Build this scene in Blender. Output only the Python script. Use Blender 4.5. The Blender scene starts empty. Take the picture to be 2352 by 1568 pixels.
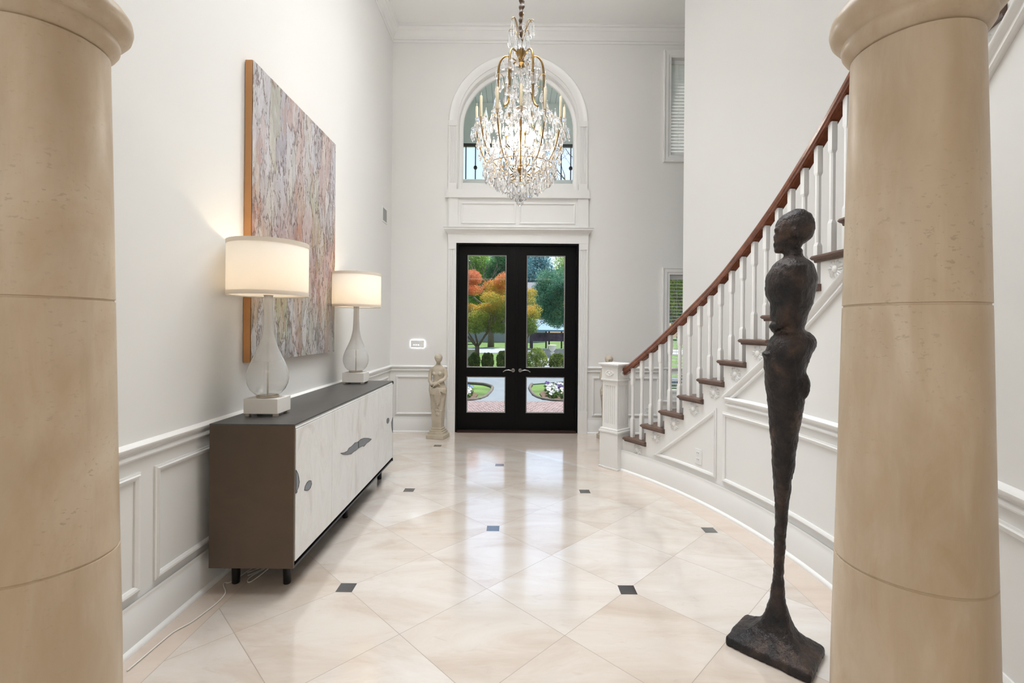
import bpy, bmesh, math, random
from mathutils import Vector, Matrix, noise as mnoise
random.seed(7)
PI = math.pi
S = bpy.context.scene
C = S.collection

# ------------------------------------------------------------------ camera
F = 1076.0; H = 1.35
cd = bpy.data.cameras.new('camera'); cam = bpy.data.objects.new('camera', cd); C.objects.link(cam)
cd.sensor_width = 36; cd.lens = 36 * F / 2352
cd.shift_x = -4 / 2352; cd.shift_y = -32 / 2352
cd.clip_start = .05; cd.clip_end = 500
cam.location = (0, 0, H)
cam.matrix_world = Matrix.Translation((0, 0, H)) @ Matrix.Rotation(PI/2, 4, 'X') @ Matrix.Rotation(.0079, 4, 'Z')
S.camera = cam

# ------------------------------------------------------------------ colour management
S.view_settings.view_transform = 'Standard'; S.view_settings.look = 'None'
S.view_settings.gamma = 1; S.view_settings.use_curve_mapping = False
S.view_settings.exposure = 0.42

# ------------------------------------------------------------------ sky, sun, room lights, added fills
w = bpy.data.worlds.new('world'); S.world = w; w.use_nodes = True
nt = w.node_tree
sky = nt.nodes.new('ShaderNodeTexSky'); sky.sky_type = 'NISHITA'; sky.sun_disc = False
sky.sun_elevation = math.radians(63); sky.sun_rotation = math.radians(31)
sky.air_density = 1.2; sky.dust_density = 2.0
nt.links.new(sky.outputs[0], nt.nodes['Background'].inputs[0])
nt.nodes['Background'].inputs[1].default_value = 0.17

def lamp(name, kind, loc, energy, color=(1, 1, 1), target=None, **k):
    l = bpy.data.lights.new(name, kind); l.energy = energy; l.color = color
    for a, v in k.items(): setattr(l, a, v)
    o = bpy.data.objects.new(name, l); C.objects.link(o); o.location = loc
    if target is not None:
        o.rotation_euler = (Vector(target) - Vector(loc)).to_track_quat('-Z', 'Y').to_euler()
    return o
lamp('sun', 'SUN', (12, 20, 46), 5.6, (1, .96, .89), (0, 0, 0), angle=.01)
lamp('foyer_ceiling_light', 'AREA', (.1, 3.3, 5.12), 53, (.93, .97, 1), (.1, 3.3, 0), shape='RECTANGLE', size=2.2, size_y=3.2, spread=math.radians(95))
lamp('foyer_wide_fill', 'AREA', (.2, 3.4, 5.10), 8, (.95, .98, 1), (.2, 3.4, 0), shape='RECTANGLE', size=2.0, size_y=2.8)  # added wide fill for the foyer walls, no fixture of its own
lamp('rear_room_light', 'AREA', (0, -1.6, 2.85), 38, (1, .88, .72), (0, -1.6, 0), shape='RECTANGLE', size=3.0, size_y=2.0)
lamp('rear_left_cool_fill', 'AREA', (-3.4, -1.9, 1.5), 26, (.80, .89, 1), (1.7, 1.3, 1.3), shape='RECTANGLE', size=1.6, size_y=1.8)  # added cool fill for the right side; the rear left wall has no window

# ------------------------------------------------------------------ materials
def new_mat(name):
    m = bpy.data.materials.new(name); m.use_nodes = True
    return m, m.node_tree, m.node_tree.nodes['Principled BSDF']
class G:
    """small helper for writing node maths"""
    def __init__(s, nt): s.nt = nt
    def n(s, t, **k):
        x = s.nt.nodes.new(t)
        for a, v in k.items(): setattr(x, a, v)
        return x
    def put(s, sock, v):
        if isinstance(v, (int, float)): sock.default_value = v
        elif isinstance(v, tuple): sock.default_value = v
        else: s.nt.links.new(v, sock)
    def m(s, op, a, b=0.0, c=0.0):
        x = s.n('ShaderNodeMath', operation=op)
        s.put(x.inputs[0], a); s.put(x.inputs[1], b); s.put(x.inputs[2], c)
        return x.outputs[0]
    def mix(s, f, a, b, bt='MIX'):
        x = s.n('ShaderNodeMix', data_type='RGBA', blend_type=bt)
        s.put(x.inputs['Factor'], f)
        for q, v in (('A', a), ('B', b)):
            sk = [i for i in x.inputs if i.name == q and i.type == 'RGBA'][0]
            s.put(sk, v + (1,) if isinstance(v, tuple) and len(v) == 3 else v)
        return [o for o in x.outputs if o.type == 'RGBA'][0]
    def co(s, scale=(1, 1, 1), kind='Object'):
        tc = s.n('ShaderNodeTexCoord'); mp = s.n('ShaderNodeMapping'); mp.inputs['Scale'].default_value = scale
        s.nt.links.new(tc.outputs[kind], mp.inputs['Vector']); return mp.outputs[0]
    def noise(s, vec, scale, detail=4, rough=.55, dist=0.0):
        x = s.n('ShaderNodeTexNoise'); s.put(x.inputs['Vector'], vec)
        x.inputs['Scale'].default_value = scale; x.inputs['Detail'].default_value = detail
        x.inputs['Roughness'].default_value = rough; x.inputs['Distortion'].default_value = dist
        return x
    def ramp(s, f, pts, interp='LINEAR'):
        x = s.n('ShaderNodeValToRGB'); x.color_ramp.interpolation = interp; s.put(x.inputs[0], f)
        e = x.color_ramp.elements
        q = lambda c: tuple(c) + (1,) if len(c) == 3 else c
        e[0].position = pts[0][0]; e[0].color = q(pts[0][1]); e[1].position = pts[-1][0]; e[1].color = q(pts[-1][1])
        for p, c in pts[1:-1]: e.new(p).color = q(c)
        return x.outputs[0]
    def bump(s, h, strength=.2, dist=.01):
        x = s.n('ShaderNodeBump'); x.inputs['Strength'].default_value = strength; x.inputs['Distance'].default_value = dist
        s.put(x.inputs['Height'], h); return x.outputs[0]

def mat(name, col, rough=.5, metal=0, var=0, vscale=6, bump=0, bscale=40, bdist=.004, spec=.5, stretch=(1, 1, 1), **k):
    m, nt, b = new_mat(name); g = G(nt)
    b.inputs['Roughness'].default_value = rough; b.inputs['Metallic'].default_value = metal
    b.inputs['Specular IOR Level'].default_value = spec
    if var:
        nz = g.noise(g.co(stretch), vscale, 5)
        g.put(b.inputs['Base Color'], g.ramp(nz.outputs['Fac'], [(.3, tuple(c*(1-var) for c in col)), (.7, tuple(min(1, c*(1+var)) for c in col))]))
    else: b.inputs['Base Color'].default_value = tuple(col) + (1,)
    if bump:
        nz = g.noise(g.co(), bscale, 3); g.put(b.inputs['Normal'], g.bump(nz.outputs['Fac'], bump, bdist))
    for a, v in k.items(): b.inputs[a.replace('_', ' ')].default_value = v
    return m

wall_paint = mat('wall_paint', (.80, .79, .768), .65, bump=.06, bscale=160, bdist=.002)
trim_paint = mat('trim_paint', (.815, .807, .79), .34, var=.012, vscale=3)
ceil_paint = mat('ceiling_paint', (.90, .895, .88), .7, var=.01, vscale=2)
black_metal = mat('black_metal', (.006, .006, .007), .35, 0, var=.1, spec=.35)
rail_wood = None
def wood(name, c1, c2, rough=.28, st=(3, 3, 30)):
    m, nt, b = new_mat(name); g = G(nt)
    nz = g.noise(g.co(st), 2.2, 6, .6, .6)
    g.put(b.inputs['Base Color'], g.ramp(nz.outputs['Fac'], [(.3, c1), (.7, c2)]))
    b.inputs['Roughness'].default_value = rough; b.inputs['Coat Weight'].default_value = .4; b.inputs['Coat Roughness'].default_value = .15
    return m
rail_wood = wood('mahogany_rail', (.11, .030, .013), (.25, .082, .036), .25, (5, 5, 5))
tread_wood = wood('walnut_tread', (.070, .034, .022), (.135, .070, .045), .35, (6, 6, 20))

def floor_mat():
    m, nt, b = new_mat('travertine_floor'); g = G(nt)
    tc = g.n('ShaderNodeTexCoord'); sp = g.n('ShaderNodeSeparateXYZ'); nt.links.new(tc.outputs['Object'], sp.inputs[0])
    X, Y = sp.outputs[0], sp.outputs[1]
    s = .5136; k = 1 / (math.sqrt(2) * s)
    dx = g.m('SUBTRACT', X, -.8546); dy = g.m('SUBTRACT', Y, 2.421)
    a = g.m('MULTIPLY', g.m('ADD', dx, dy), k); bb = g.m('MULTIPLY', g.m('SUBTRACT', dx, dy), k)
    def dist1(v):  # distance to nearest integer
        return g.m('ABSOLUTE', g.m('SUBTRACT', v, g.m('ROUND', v)))
    line = g.m('MINIMUM', g.m('MULTIPLY', dist1(a), s), g.m('MULTIPLY', dist1(bb), s))
    grout = g.m('LESS_THAN', line, .0016)
    def half(v):
        h = g.m('MULTIPLY', v, .5); return g.m('MULTIPLY', g.m('SUBTRACT', h, g.m('ROUND', h)), 2 * s)
    la, lb = half(a), half(bb)
    ix = g.m('ABSOLUTE', g.m('MULTIPLY', g.m('ADD', la, lb), .7071)); iy = g.m('ABSOLUTE', g.m('MULTIPLY', g.m('SUBTRACT', la, lb), .7071))
    inset = g.m('LESS_THAN', g.m('MAXIMUM', ix, iy), .042)
    # border band following the walls
    cx = g.m('SUBTRACT', X, -1.892); cy = g.m('SUBTRACT', Y, 2.420)
    rad = g.m('SQRT', g.m('ADD', g.m('MULTIPLY', cx, cx), g.m('MULTIPLY', cy, cy)))
    bd = g.m('MAXIMUM', g.m('SUBTRACT', rad, 3.588 - .21), g.m('SUBTRACT', -1.395, X))
    bd = g.m('MAXIMUM', g.m('MULTIPLY', bd, g.m('GREATER_THAN', Y, 1.2)), g.m('MULTIPLY', bd, g.m('LESS_THAN', Y, 90)))
    border = g.m('MULTIPLY', g.m('GREATER_THAN', bd, 0.0), g.m('GREATER_THAN', Y, 1.2))
    bline = g.m('MULTIPLY', g.m('LESS_THAN', g.m('ABSOLUTE', bd), .0016), g.m('GREATER_THAN', Y, 1.2))
    notb = g.m('SUBTRACT', 1.0, border)
    grout = g.m('MAXIMUM', g.m('MULTIPLY', grout, notb), bline)
    inset = g.m('MULTIPLY', inset, notb)
    grout = g.m('MULTIPLY', grout, g.m('SUBTRACT', 1.0, inset))
    # tile tint
    cell = g.n('ShaderNodeCombineXYZ'); g.put(cell.inputs[0], g.m('FLOOR', a)); g.put(cell.inputs[1], g.m('FLOOR', bb))
    wn = g.n('ShaderNodeTexWhiteNoise'); wn.noise_dimensions = '3D'; nt.links.new(cell.outputs[0], wn.inputs['Vector'])
    # veining differs from tile to tile
    off = g.n('ShaderNodeVectorMath', operation='MULTIPLY_ADD'); nt.links.new(wn.outputs['Color'], off.inputs[0])
    off.inputs[1].default_value = (9, 9, 9); nt.links.new(tc.outputs['Object'], off.inputs[2])
    mp = g.n('ShaderNodeMapping'); mp.inputs['Scale'].default_value = (1, 2.6, 1); mp.inputs['Rotation'].default_value = (0, 0, .5)
    nt.links.new(off.outputs[0], mp.inputs['Vector'])
    n1 = g.noise(mp.outputs[0], 1.6, 6, .6, .8)
    n2 = g.noise(mp.outputs[0], 9, 5, .7, 1.0)
    base = g.ramp(n1.outputs['Fac'], [(.3, (.61, .53, .465)), (.5, (.70, .65, .605)), (.7, (.75, .725, .70))])
    base = g.mix(g.m('MULTIPLY', g.ramp(n2.outputs['Fac'], [(.30, (1, 1, 1)), (.42, (0, 0, 0))]), .22), base, (.50, .40, .33))
    tint = g.ramp(wn.outputs['Value'], [(0, (.91, .86, .80)), (1, (1.0, 1.0, 1.0))])
    base = g.mix(1.0, base, tint, 'MULTIPLY')
    base = g.mix(g.m('MULTIPLY', border, .55), base, (.66, .52, .42))
    base = g.mix(grout, base, (.36, .30, .25))
    base = g.mix(inset, base, (.012, .013, .016))
    g.put(b.inputs['Base Color'], base)
    g.put(b.inputs['Roughness'], g.m('ADD', .13, g.m('ADD', g.m('MULTIPLY', n2.outputs['Fac'], .08), g.m('MULTIPLY', grout, .4))))
    b.inputs['Specular IOR Level'].default_value = .9; b.inputs['Coat Weight'].default_value = 1.0; b.inputs['Coat IOR'].default_value = 1.6; b.inputs['Coat Roughness'].default_value = .10
    g.put(b.inputs['Normal'], g.bump(g.m('ADD', g.m('MULTIPLY', n1.outputs['Fac'], .25), g.m('MULTIPLY', g.m('MULTIPLY', grout, g.m('SUBTRACT', 1.0, inset)), -1.0)), .12, .002))
    return m
floor_m = floor_mat()

def column_mat():
    m, nt, b = new_mat('limestone_column'); g = G(nt)
    v = g.co((1, 1, .6))
    n1 = g.noise(v, 2.3, 6, .6, .7); n2 = g.noise(g.co((1, 1, .35)), 13, 5, .65, .6); n3 = g.noise(g.co((1, 1, 1.6)), 60, 3, .6)
    c = g.ramp(n1.outputs['Fac'], [(.3, (.44, .325, .205)), (.5, (.56, .435, .30)), (.70, (.68, .575, .44))])
    n4 = g.noise(g.co((1, 1, .12)), 9, 5, .6, .4)
    c = g.mix(g.m('MULTIPLY', g.ramp(n2.outputs['Fac'], [(.4, (0, 0, 0)), (.62, (1, 1, 1))]), .35), c, (.66, .57, .46))
    c = g.mix(g.m('MULTIPLY', g.ramp(n4.outputs['Fac'], [(.45, (0, 0, 0)), (.58, (1, 1, 1))]), .40), c, (.45, .34, .22))
    region = g.ramp(n1.outputs['Fac'], [(.46, (0, 0, 0)), (.60, (1, 1, 1))])
    pit = g.ramp(n3.outputs['Fac'], [(.33, (1, 1, 1)), (.40, (0, 0, 0))])
    pf = g.m('MULTIPLY', g.m('MULTIPLY', pit, region), .55)
    c = g.mix(pf, c, (.33, .26, .18))
    g.put(b.inputs['Base Color'], c); b.inputs['Roughness'].default_value = .38; b.inputs['Specular IOR Level'].default_value = .5
    g.put(b.inputs['Normal'], g.bump(g.m('SUBTRACT', g.m('MULTIPLY', n2.outputs['Fac'], .4), pf), .25, .003))
    return m
column_m = column_mat()

def glass_mat(name, tint=(1, 1, 1), rough=0.0, refl=.5):
    m, nt, b = new_mat(name); g = G(nt); nt.nodes.remove(b)
    out = nt.nodes['Material Output']
    t = g.n('ShaderNodeBsdfTransparent'); t.inputs[0].default_value = tint + (1,)
    gl = g.n('ShaderNodeBsdfGlossy'); gl.inputs['Roughness'].default_value = rough
    fr = g.n('ShaderNodeFresnel'); fr.inputs[0].default_value = 1.45
    mx = g.n('ShaderNodeMixShader'); g.put(mx.inputs[0], g.m('MULTIPLY', fr.outputs[0], refl))
    nt.links.new(t.outputs[0], mx.inputs[1]); nt.links.new(gl.outputs[0], mx.inputs[2]); nt.links.new(mx.outputs[0], out.inputs[0])
    return m
pane_glass = glass_mat('pane_glass')
def real_glass(name, col=(1, 1, 1), rough=.0, ior=1.5, haze=0.0):
    m, nt, b = new_mat(name)
    b.inputs['Base Color'].default_value = col + (1,); b.inputs['Transmission Weight'].default_value = 1 - haze
    b.inputs['Roughness'].default_value = rough; b.inputs['IOR'].default_value = ior
    return m
crystal_m = real_glass('crystal', (1, 1, 1), .02, 1.6, .12)
lamp_glass = None
def emis(name, col, st):
    m, nt, b = new_mat(name)
    b.inputs['Base Color'].default_value = tuple(col) + (1,)
    b.inputs['Emission Color'].default_value = tuple(col) + (1,); b.inputs['Emission Strength'].default_value = st
    return m
brass_m = mat('aged_brass', (.30, .185, .07), .34, 1.0, var=.25, vscale=30)
candle_m = mat('ivory_candle_tube', (.56, .47, .31), .5, var=.05, vscale=20)
shade_m = None

# ------------------------------------------------------------------ geometry helpers
WM = {}
class MB:
    def __init__(s): s.bm = bmesh.new()
    def box(s, c, d, rz=0, taper=1.0):
        ca, sa = math.cos(rz), math.sin(rz); vs = []
        for z in (-1, 1):
            q = taper if z > 0 else 1
            for x, y in ((-1, -1), (1, -1), (1, 1), (-1, 1)):
                px, py = x*d[0]/2*q, y*d[1]/2*q
                vs.append(s.bm.verts.new((c[0] + px*ca - py*sa, c[1] + px*sa + py*ca, c[2] + z*d[2]/2)))
        for f in ((3, 2, 1, 0), (4, 5, 6, 7), (0, 1, 5, 4), (1, 2, 6, 5), (2, 3, 7, 6), (3, 0, 4, 7)):
            s.bm.faces.new([vs[i] for i in f])
        return s
    def rings(s, rings, cap=True, loop=False):
        vv = [[s.bm.verts.new(p) for p in r] for r in rings]
        n = len(rings[0]); m = len(vv)
        for i in range(m - (0 if loop else 1)):
            a, b = vv[i], vv[(i+1) % m]
            for j in range(n):
                k = (j+1) % n
                try: s.bm.faces.new((a[j], a[k], b[k], b[j]))
                except ValueError: pass
        if cap and not loop:
            s.bm.faces.new(list(reversed(vv[0]))); s.bm.faces.new(vv[-1])
        return s
    def lathe(s, c, prof, n=48, cap=True, sx=1, sy=1):
        rs = [[(c[0] + r*math.cos(2*PI*j/n)*sx, c[1] + r*math.sin(2*PI*j/n)*sy, c[2] + z) for j in range(n)] for r, z in prof]
        return s.rings(rs, cap)
    def tube(s, pts, rad, n=8, cap=True):
        pts = [Vector(p) for p in pts]; rs = []
        up = None
        for i, p in enumerate(pts):
            t = (pts[min(i+1, len(pts)-1)] - pts[max(i-1, 0)]).normalized()
            if up is None:
                up = Vector((0, 0, 1)) if abs(t.z) < .9 else Vector((1, 0, 0))
            x = t.cross(up).normalized(); y = x.cross(t).normalized(); up = y
            r = rad[i] if isinstance(rad, (list, tuple)) else rad
            rs.append([tuple(p + x*math.cos(2*PI*j/n)*r + y*math.sin(2*PI*j/n)*r) for j in range(n)])
        return s.rings(rs, cap)
    def ell(s, c, r, nu=16, nv=10, rot=None):
        rs = []
        R_ = rot or Matrix.Identity(3)
        for i in range(nv+1):
            t = -PI/2 + PI*i/nv; q = max(math.cos(t), .02)
            rs.append([tuple(Vector(c) + R_ @ Vector((r[0]*q*math.cos(2*PI*j/nu), r[1]*q*math.sin(2*PI*j/nu), r[2]*math.sin(t)))) for j in range(nu)])
        return s.rings(rs)
    def sweep(s, pts, nrm, prof, closed=False, cap=True):
        """prof is a list of (out along the normal, across) points; mitred at the corners"""
        pts = [Vector(p) for p in pts]; nrm = [Vector(q).normalized() for q in nrm]; n = len(pts); rs = []
        for i, p in enumerate(pts):
            a = (p - pts[i-1]) if (i or closed) else None
            b = (pts[(i+1) % n] - p) if (i < n-1 or closed) else None
            ta = (a or b).normalized(); tb = (b or a).normalized()
            ba = ta.cross(nrm[i]).normalized(); bb_ = tb.cross(nrm[i]).normalized()
            B = (ba + bb_); B = B.normalized(); B = B / max(.3, B.dot(ba))
            rs.append([tuple(p + nrm[i]*o + B*q) for o, q in prof])
        return s.rings(rs, cap, loop=closed)
    def quad(s, *p):
        s.bm.faces.new([s.bm.verts.new(q) for q in p]); return s
    def prism(s, poly, z0, z1):
        return s.rings([[(x, y, z0) for x, y in poly], [(x, y, z1) for x, y in poly]])
    def build(s, name, m, parent=None, smooth=False, bevel=0, local=False, recalc=True):
        if recalc: bmesh.ops.recalc_face_normals(s.bm, faces=s.bm.faces)
        if parent is not None and not local:
            s.bm.transform(WM[parent.name].inverted())
        me = bpy.data.meshes.new(name); s.bm.to_mesh(me); s.bm.free()
        if smooth:
            me.polygons.foreach_set('use_smooth', [True]*len(me.polygons))
            if smooth != 2: me.set_sharp_from_angle(angle=math.radians(40))
        me.materials.append(m)
        o = bpy.data.objects.new(name, me); C.objects.link(o)
        if parent is not None: o.parent = parent; WM[o.name] = WM[parent.name]
        else: WM[o.name] = Matrix.Identity(4)
        if bevel:
            b = o.modifiers.new('bevel', 'BEVEL'); b.width = bevel; b.segments = 2; b.limit_method = 'ANGLE'
        return o
def tag(o, label=None, cat=None, group=None, kind=None):
    for k, v in (('label', label), ('category', cat), ('group', group), ('kind', kind)):
        if v: o[k] = v
    return o
def thing(name, label, cat, loc=(0, 0, 0), rz=0, group=None):
    o = bpy.data.objects.new(name, None); C.objects.link(o); o.location = loc; o.rotation_euler = (0, 0, rz)
    o.empty_display_size = .05
    WM[o.name] = Matrix.Translation(loc) @ Matrix.Rotation(rz, 4, 'Z')
    return tag(o, label, cat, group)
def struct(o): o['kind'] = 'structure'; return o
def join_curve(loops, thick):
    """flat plate with holes; loops in (x, z), returned as MB in the plane y=0..thick"""
    cu = bpy.data.curves.new('tmp', 'CURVE'); cu.dimensions = '2D'; cu.fill_mode = 'BOTH'; cu.extrude = thick/2
    for lp in loops:
        sp = cu.splines.new('POLY'); sp.points.add(len(lp)-1); sp.use_cyclic_u = True
        for i, (x, z) in enumerate(lp): sp.points[i].co = (x, z, 0, 1)
    o = bpy.data.objects.new('tmp', cu); C.objects.link(o)
    me = bpy.data.meshes.new_from_object(o.evaluated_get(bpy.context.evaluated_depsgraph_get()))
    b = MB(); b.bm.from_mesh(me)
    bmesh.ops.remove_doubles(b.bm, verts=b.bm.verts, dist=1e-5)
    b.bm.transform(Matrix.Translation((0, thick/2, 0)) @ Matrix.Rotation(PI/2, 4, 'X'))
    bpy.data.objects.remove(o); bpy.data.curves.remove(cu); bpy.data.meshes.remove(me)
    return b
def rect(x0, x1, z0, z1): return [(x0, z0), (x1, z0), (x1, z1), (x0, z1)]
def arch(x0, x1, z0, zs, n=40, r=None):
    c = (x0+x1)/2; r = (x1-x0)/2
    return [(x0, z0), (x1, z0)] + [(c + r*math.cos(PI*i/n), zs + r*math.sin(PI*i/n)) for i in range(n+1)]

# key dimensions
XL = -1.585; YF = 6.03; ZC = 5.20
CX, CY, R0 = -1.892, 2.420, 3.588
RO = R0 + 1.10
def cyl(a, r, z=0.0):
    t = math.radians(a); return (CX + r*math.cos(t), CY + r*math.sin(t), z)
def crad(a):
    t = math.radians(a); return Vector((-math.cos(t), -math.sin(t), 0))
DX0, DX1, DZ = -.745, .829, 2.43
AX0, AX1, AZ0, AZS = -.73, .806, 3.115, 3.94

# moulding profiles (out, across)
def prof_rail(t=.028, h=.060):
    return [(0, -h/2), (t*.45, -h/2), (t*.55, -h*.3), (t*.5, -h*.1), (t*.95, 0), (t, h*.2), (t*.75, h*.32), (t*.9, h*.42), (t*.6, h/2), (0, h/2)]
def prof_panel(t=.016, h=.030):
    return [(0, -h/2), (t*.45, -h/2), (t*.9, -h*.15), (t, h*.12), (t*.6, h*.25), (t*.5, h/2), (0, h/2)]
QR = [(0, 0), (.019, 0), (.018, .008), (.013, .014), (.006, .018), (0, .019)]

# ------------------------------------------------------------------ floor, ceilings, walls
b = MB(); b.box((0, .8, -.05), (9.4, 10.9, .10)); struct(b.build('floor', floor_m))
b = MB(); b.box((.9, 3.66, ZC+.05), (6.0, 5.2, .10)); struct(b.build('ceiling', ceil_paint))
b = MB(); b.box((0, -1.75, 2.95), (7.6, 5.6, .10)); tag(b.build('ceiling_rear', ceil_paint), kind='structure')
b = MB(); b.box((XL-.09, 3.66, ZC/2), (.18, 5.22, ZC)); struct(b.build('wall_left', wall_paint))

# front wall with door, arched window and two casement windows
WX0, WX1 = 1.995, 2.70
W2 = (3.58, 4.84); W3 = (.50, 2.05)
b = join_curve([rect(XL-.18, 3.9, 0, ZC), rect(DX0, DX1, -.0, DZ)[:0] or rect(DX0, DX1, .001, DZ), arch(AX0, AX1, AZ0, AZS),
                rect(WX0, WX1, *W2), rect(WX0, WX1, *W3)], .22)
b.bm.transform(Matrix.Translation((0, YF, 0)))
struct(b.build('wall_front', wall_paint))

# right: outer curved wall of the stair, and end return
def arc_wall(a0, a1, r, t, z0, z1f, n=48, z0f=None):
    b = MB(); rs = []
    for i in range(n+1):
        a = a0 + (a1-a0)*i/n; z1 = z1f(a) if callable(z1f) else z1f
        rs.append([cyl(a, r, z0), cyl(a, r+t, z0), cyl(a, r+t, z1), cyl(a, r, z1)])
    return b.rings(rs)
struct(arc_wall(-38, 36.5, RO, .16, 0, ZC).build('wall_right', wall_paint, smooth=True))
b = MB(); b.box((3.85, 4.4, ZC/2), (.1, 3.3, ZC)); struct(b.build('wall_right_alcove', wall_paint))
# header wall between the foyer and the rear room, carried by the columns
b = MB(); b.box((.95, 1.18, 3.86), (5.2, .26, 2.68)); b.box((-2.55, 1.18, 2.6), (1.9, .26, 5.2)); b.box((2.65, 1.18, 2.6), (2.3, .26, 5.2))
struct(b.build('wall_header', wall_paint))
b = MB(); b.box((-3.75, -1.75, 1.45), (.1, 5.7, 2.9)); struct(b.build('wall_rear_left', wall_paint))
b = MB(); b.box((3.75, -1.75, 1.45), (.1, 5.7, 2.9)); struct(b.build('wall_rear_right', wall_paint))
b = MB(); b.box((0, -4.6, 1.45), (7.6, .1, 2.9)); struct(b.build('wall_rear', wall_paint))

# ------------------------------------------------------------------ crown moulding
CR = [(0, 0), (.012, 0), (.018, -.0)]
def crown_profile():
    return [(0, 0), (0, -.20), (.012, -.20), (.016, -.185), (.012, -.17), (.022, -.165), (.024, -.135), (.038, -.115), (.060, -.095),
            (.066, -.075), (.075, -.07), (.082, -.05), (.084, -.035), (.10, -.03), (.10, -.012), (.104, -.008), (.104, 0)]
def sweep_h(b, pts, nrm, prof):
    """profile given as (out, up); horizontal path"""
    rs = []; n = len(pts)
    for p, q in zip(pts, nrm):
        p = Vector(p); q = Vector(q)
        rs.append([tuple(p + q*o + Vector((0, 0, z))) for o, z in prof])
    return b.rings(rs)
b = MB(); sweep_h(b, [(XL, 1.31, ZC), (XL, YF, ZC), (3.8, YF, ZC)], [(1, 0, 0), (1, -1, 0), (0, -1, 0)], crown_profile())
struct(b.build('trim_1', trim_paint, smooth=True))
b = MB(); angs = [36.5 - i*1.5 for i in range(50)]
sweep_h(b, [cyl(a, RO, ZC) for a in angs], [crad(a) for a in angs], crown_profile())
struct(b.build('trim_2', trim_paint, smooth=True))

# ------------------------------------------------------------------ wainscot
def chair_rail_prof():   # (out, up) from rail centre
    return [(0, -.036), (.012, -.036), (.018, -.028), (.016, -.018), (.008, -.012), (.010, -.002), (.022, .006), (.028, .014), (.028, .022), (.020, .030), (.010, .034), (0, .036)]
def base_cap_prof():
    return [(0, 0), (0, .17), (.006, .17), (.008, .19), (.016, .196), (.018, .184), (.016, .172), (.020, .165), (.020, 0)]
LW = [(XL, 1.31), (XL, YF)]
b = MB(); sweep_h(b, [(XL, 1.31, .82), (XL, YF, .82), (-.845, YF, .82)], [(1, 0, 0), (1, -1, 0), (0, -1, 0)], chair_rail_prof())
struct(b.build('trim_3', trim_paint, smooth=True))
b = MB(); sweep_h(b, [(.95, YF, .82), (3.8, YF, .82)], [(0, -1, 0)]*2, chair_rail_prof()); struct(b.build('trim_4', trim_paint, smooth=True))
b = MB(); sweep_h(b, [(XL, 1.31, 0), (XL, YF, 0), (-.845, YF, 0)], [(1, 0, 0), (1, -1, 0), (0, -1, 0)], base_cap_prof())
sweep_h(b, [(XL+.02, 1.31, 0), (XL+.02, YF-.02, 0), (-.845, YF-.02, 0)], [(1, 0, 0), (1, -1, 0), (0, -1, 0)], QR)
struct(b.build('baseboard_left', trim_paint, smooth=True))
b = MB(); sweep_h(b, [(.95, YF, 0), (3.8, YF, 0)], [(0, -1, 0)]*2, base_cap_prof())
sweep_h(b, [(.95, YF-.02, 0), (3.8, YF-.02, 0)], [(0, -1, 0)]*2, QR)
struct(b.build('baseboard_front', trim_paint, smooth=True))
# picture-frame panels
def frame(b, P, N, prof=None): return b.sweep(P, [N]*len(P), prof or prof_panel(), closed=True)
b = MB()
for y0, y1 in ((1.40, 1.975), (2.085, 3.10), (3.20, 4.22), (4.32, 5.90)):
    frame(b, [(XL, y0, .235), (XL, y1, .235), (XL, y1, .710), (XL, y0, .710)], (1, 0, 0))
struct(b.build('trim_5', trim_paint))
b = MB()
frame(b, [(-1.50, YF, .235), (-.90, YF, .235), (-.90, YF, .710), (-1.50, YF, .710)], (0, -1, 0))
frame(b, [(1.03, YF, .235), (1.30, YF, .235), (1.30, YF, .710), (1.03, YF, .710)], (0, -1, 0))
frame(b, [(1.40, YF, .235), (1.86, YF, .235), (1.86, YF, .710), (1.40, YF, .710)], (0, -1, 0))
frame(b, [(2.84, YF, .235), (3.6, YF, .235), (3.6, YF, .710), (2.84, YF, .710)], (0, -1, 0))
struct(b.build('trim_6', trim_paint))

# ------------------------------------------------------------------ door surround
def fluted(b, x0, x1, z0, z1, y, t=.03, n=4):
    """flat pilaster with recessed flutes: (cross-section extruded upward)"""
    w = x1-x0; pts = [(x0, y), (x0, y-t)]
    m = w*.14; fw = (w-2*m)/n
    for i in range(n):
        a = x0+m+i*fw
        for q in range(7):
            th = PI*q/6; pts.append((a+fw*.5-fw*.36*math.cos(th), y-t+.009*math.sin(th)))
    pts += [(x1, y-t), (x1, y)]
    b.prism(pts, z0, z1)
b = MB()
for x0, x1 in ((DX0-.102, DX0), (DX1, DX1+.118)):
    b.box(((x0+x1)/2, YF-.018, .14), (x1-x0, .036, .28))
    fluted(b, x0, x1, .28, 2.35, YF, .028)
    b.box(((x0+x1)/2, YF-.015, 2.40), (x1-x0, .030, .10))
b.box(((DX0+DX1)/2+.008, YF-.016, 2.49), (DX1-DX0+.225, .032, .12))
struct(b.build('trim_7', trim_paint))
b = MB()
pr = [(0, 0), (.035, 0), (.038, .012), (.045, .02), (.055, .032), (.075, .05), (.082, .055), (.082, .075), (.09, .08), (.09, .09), (0, .09)]
x0, x1 = DX0-.105, DX1+.120
rs = []
b.rings([[(x0-.0 if o < .03 else x0-(o-.03), YF-o, 2.54+z) for o, z in pr], [(x1 if o < .03 else x1+(o-.03), YF-o, 2.54+z) for o, z in pr]])
struct(b.build('trim_8', trim_paint))
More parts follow.
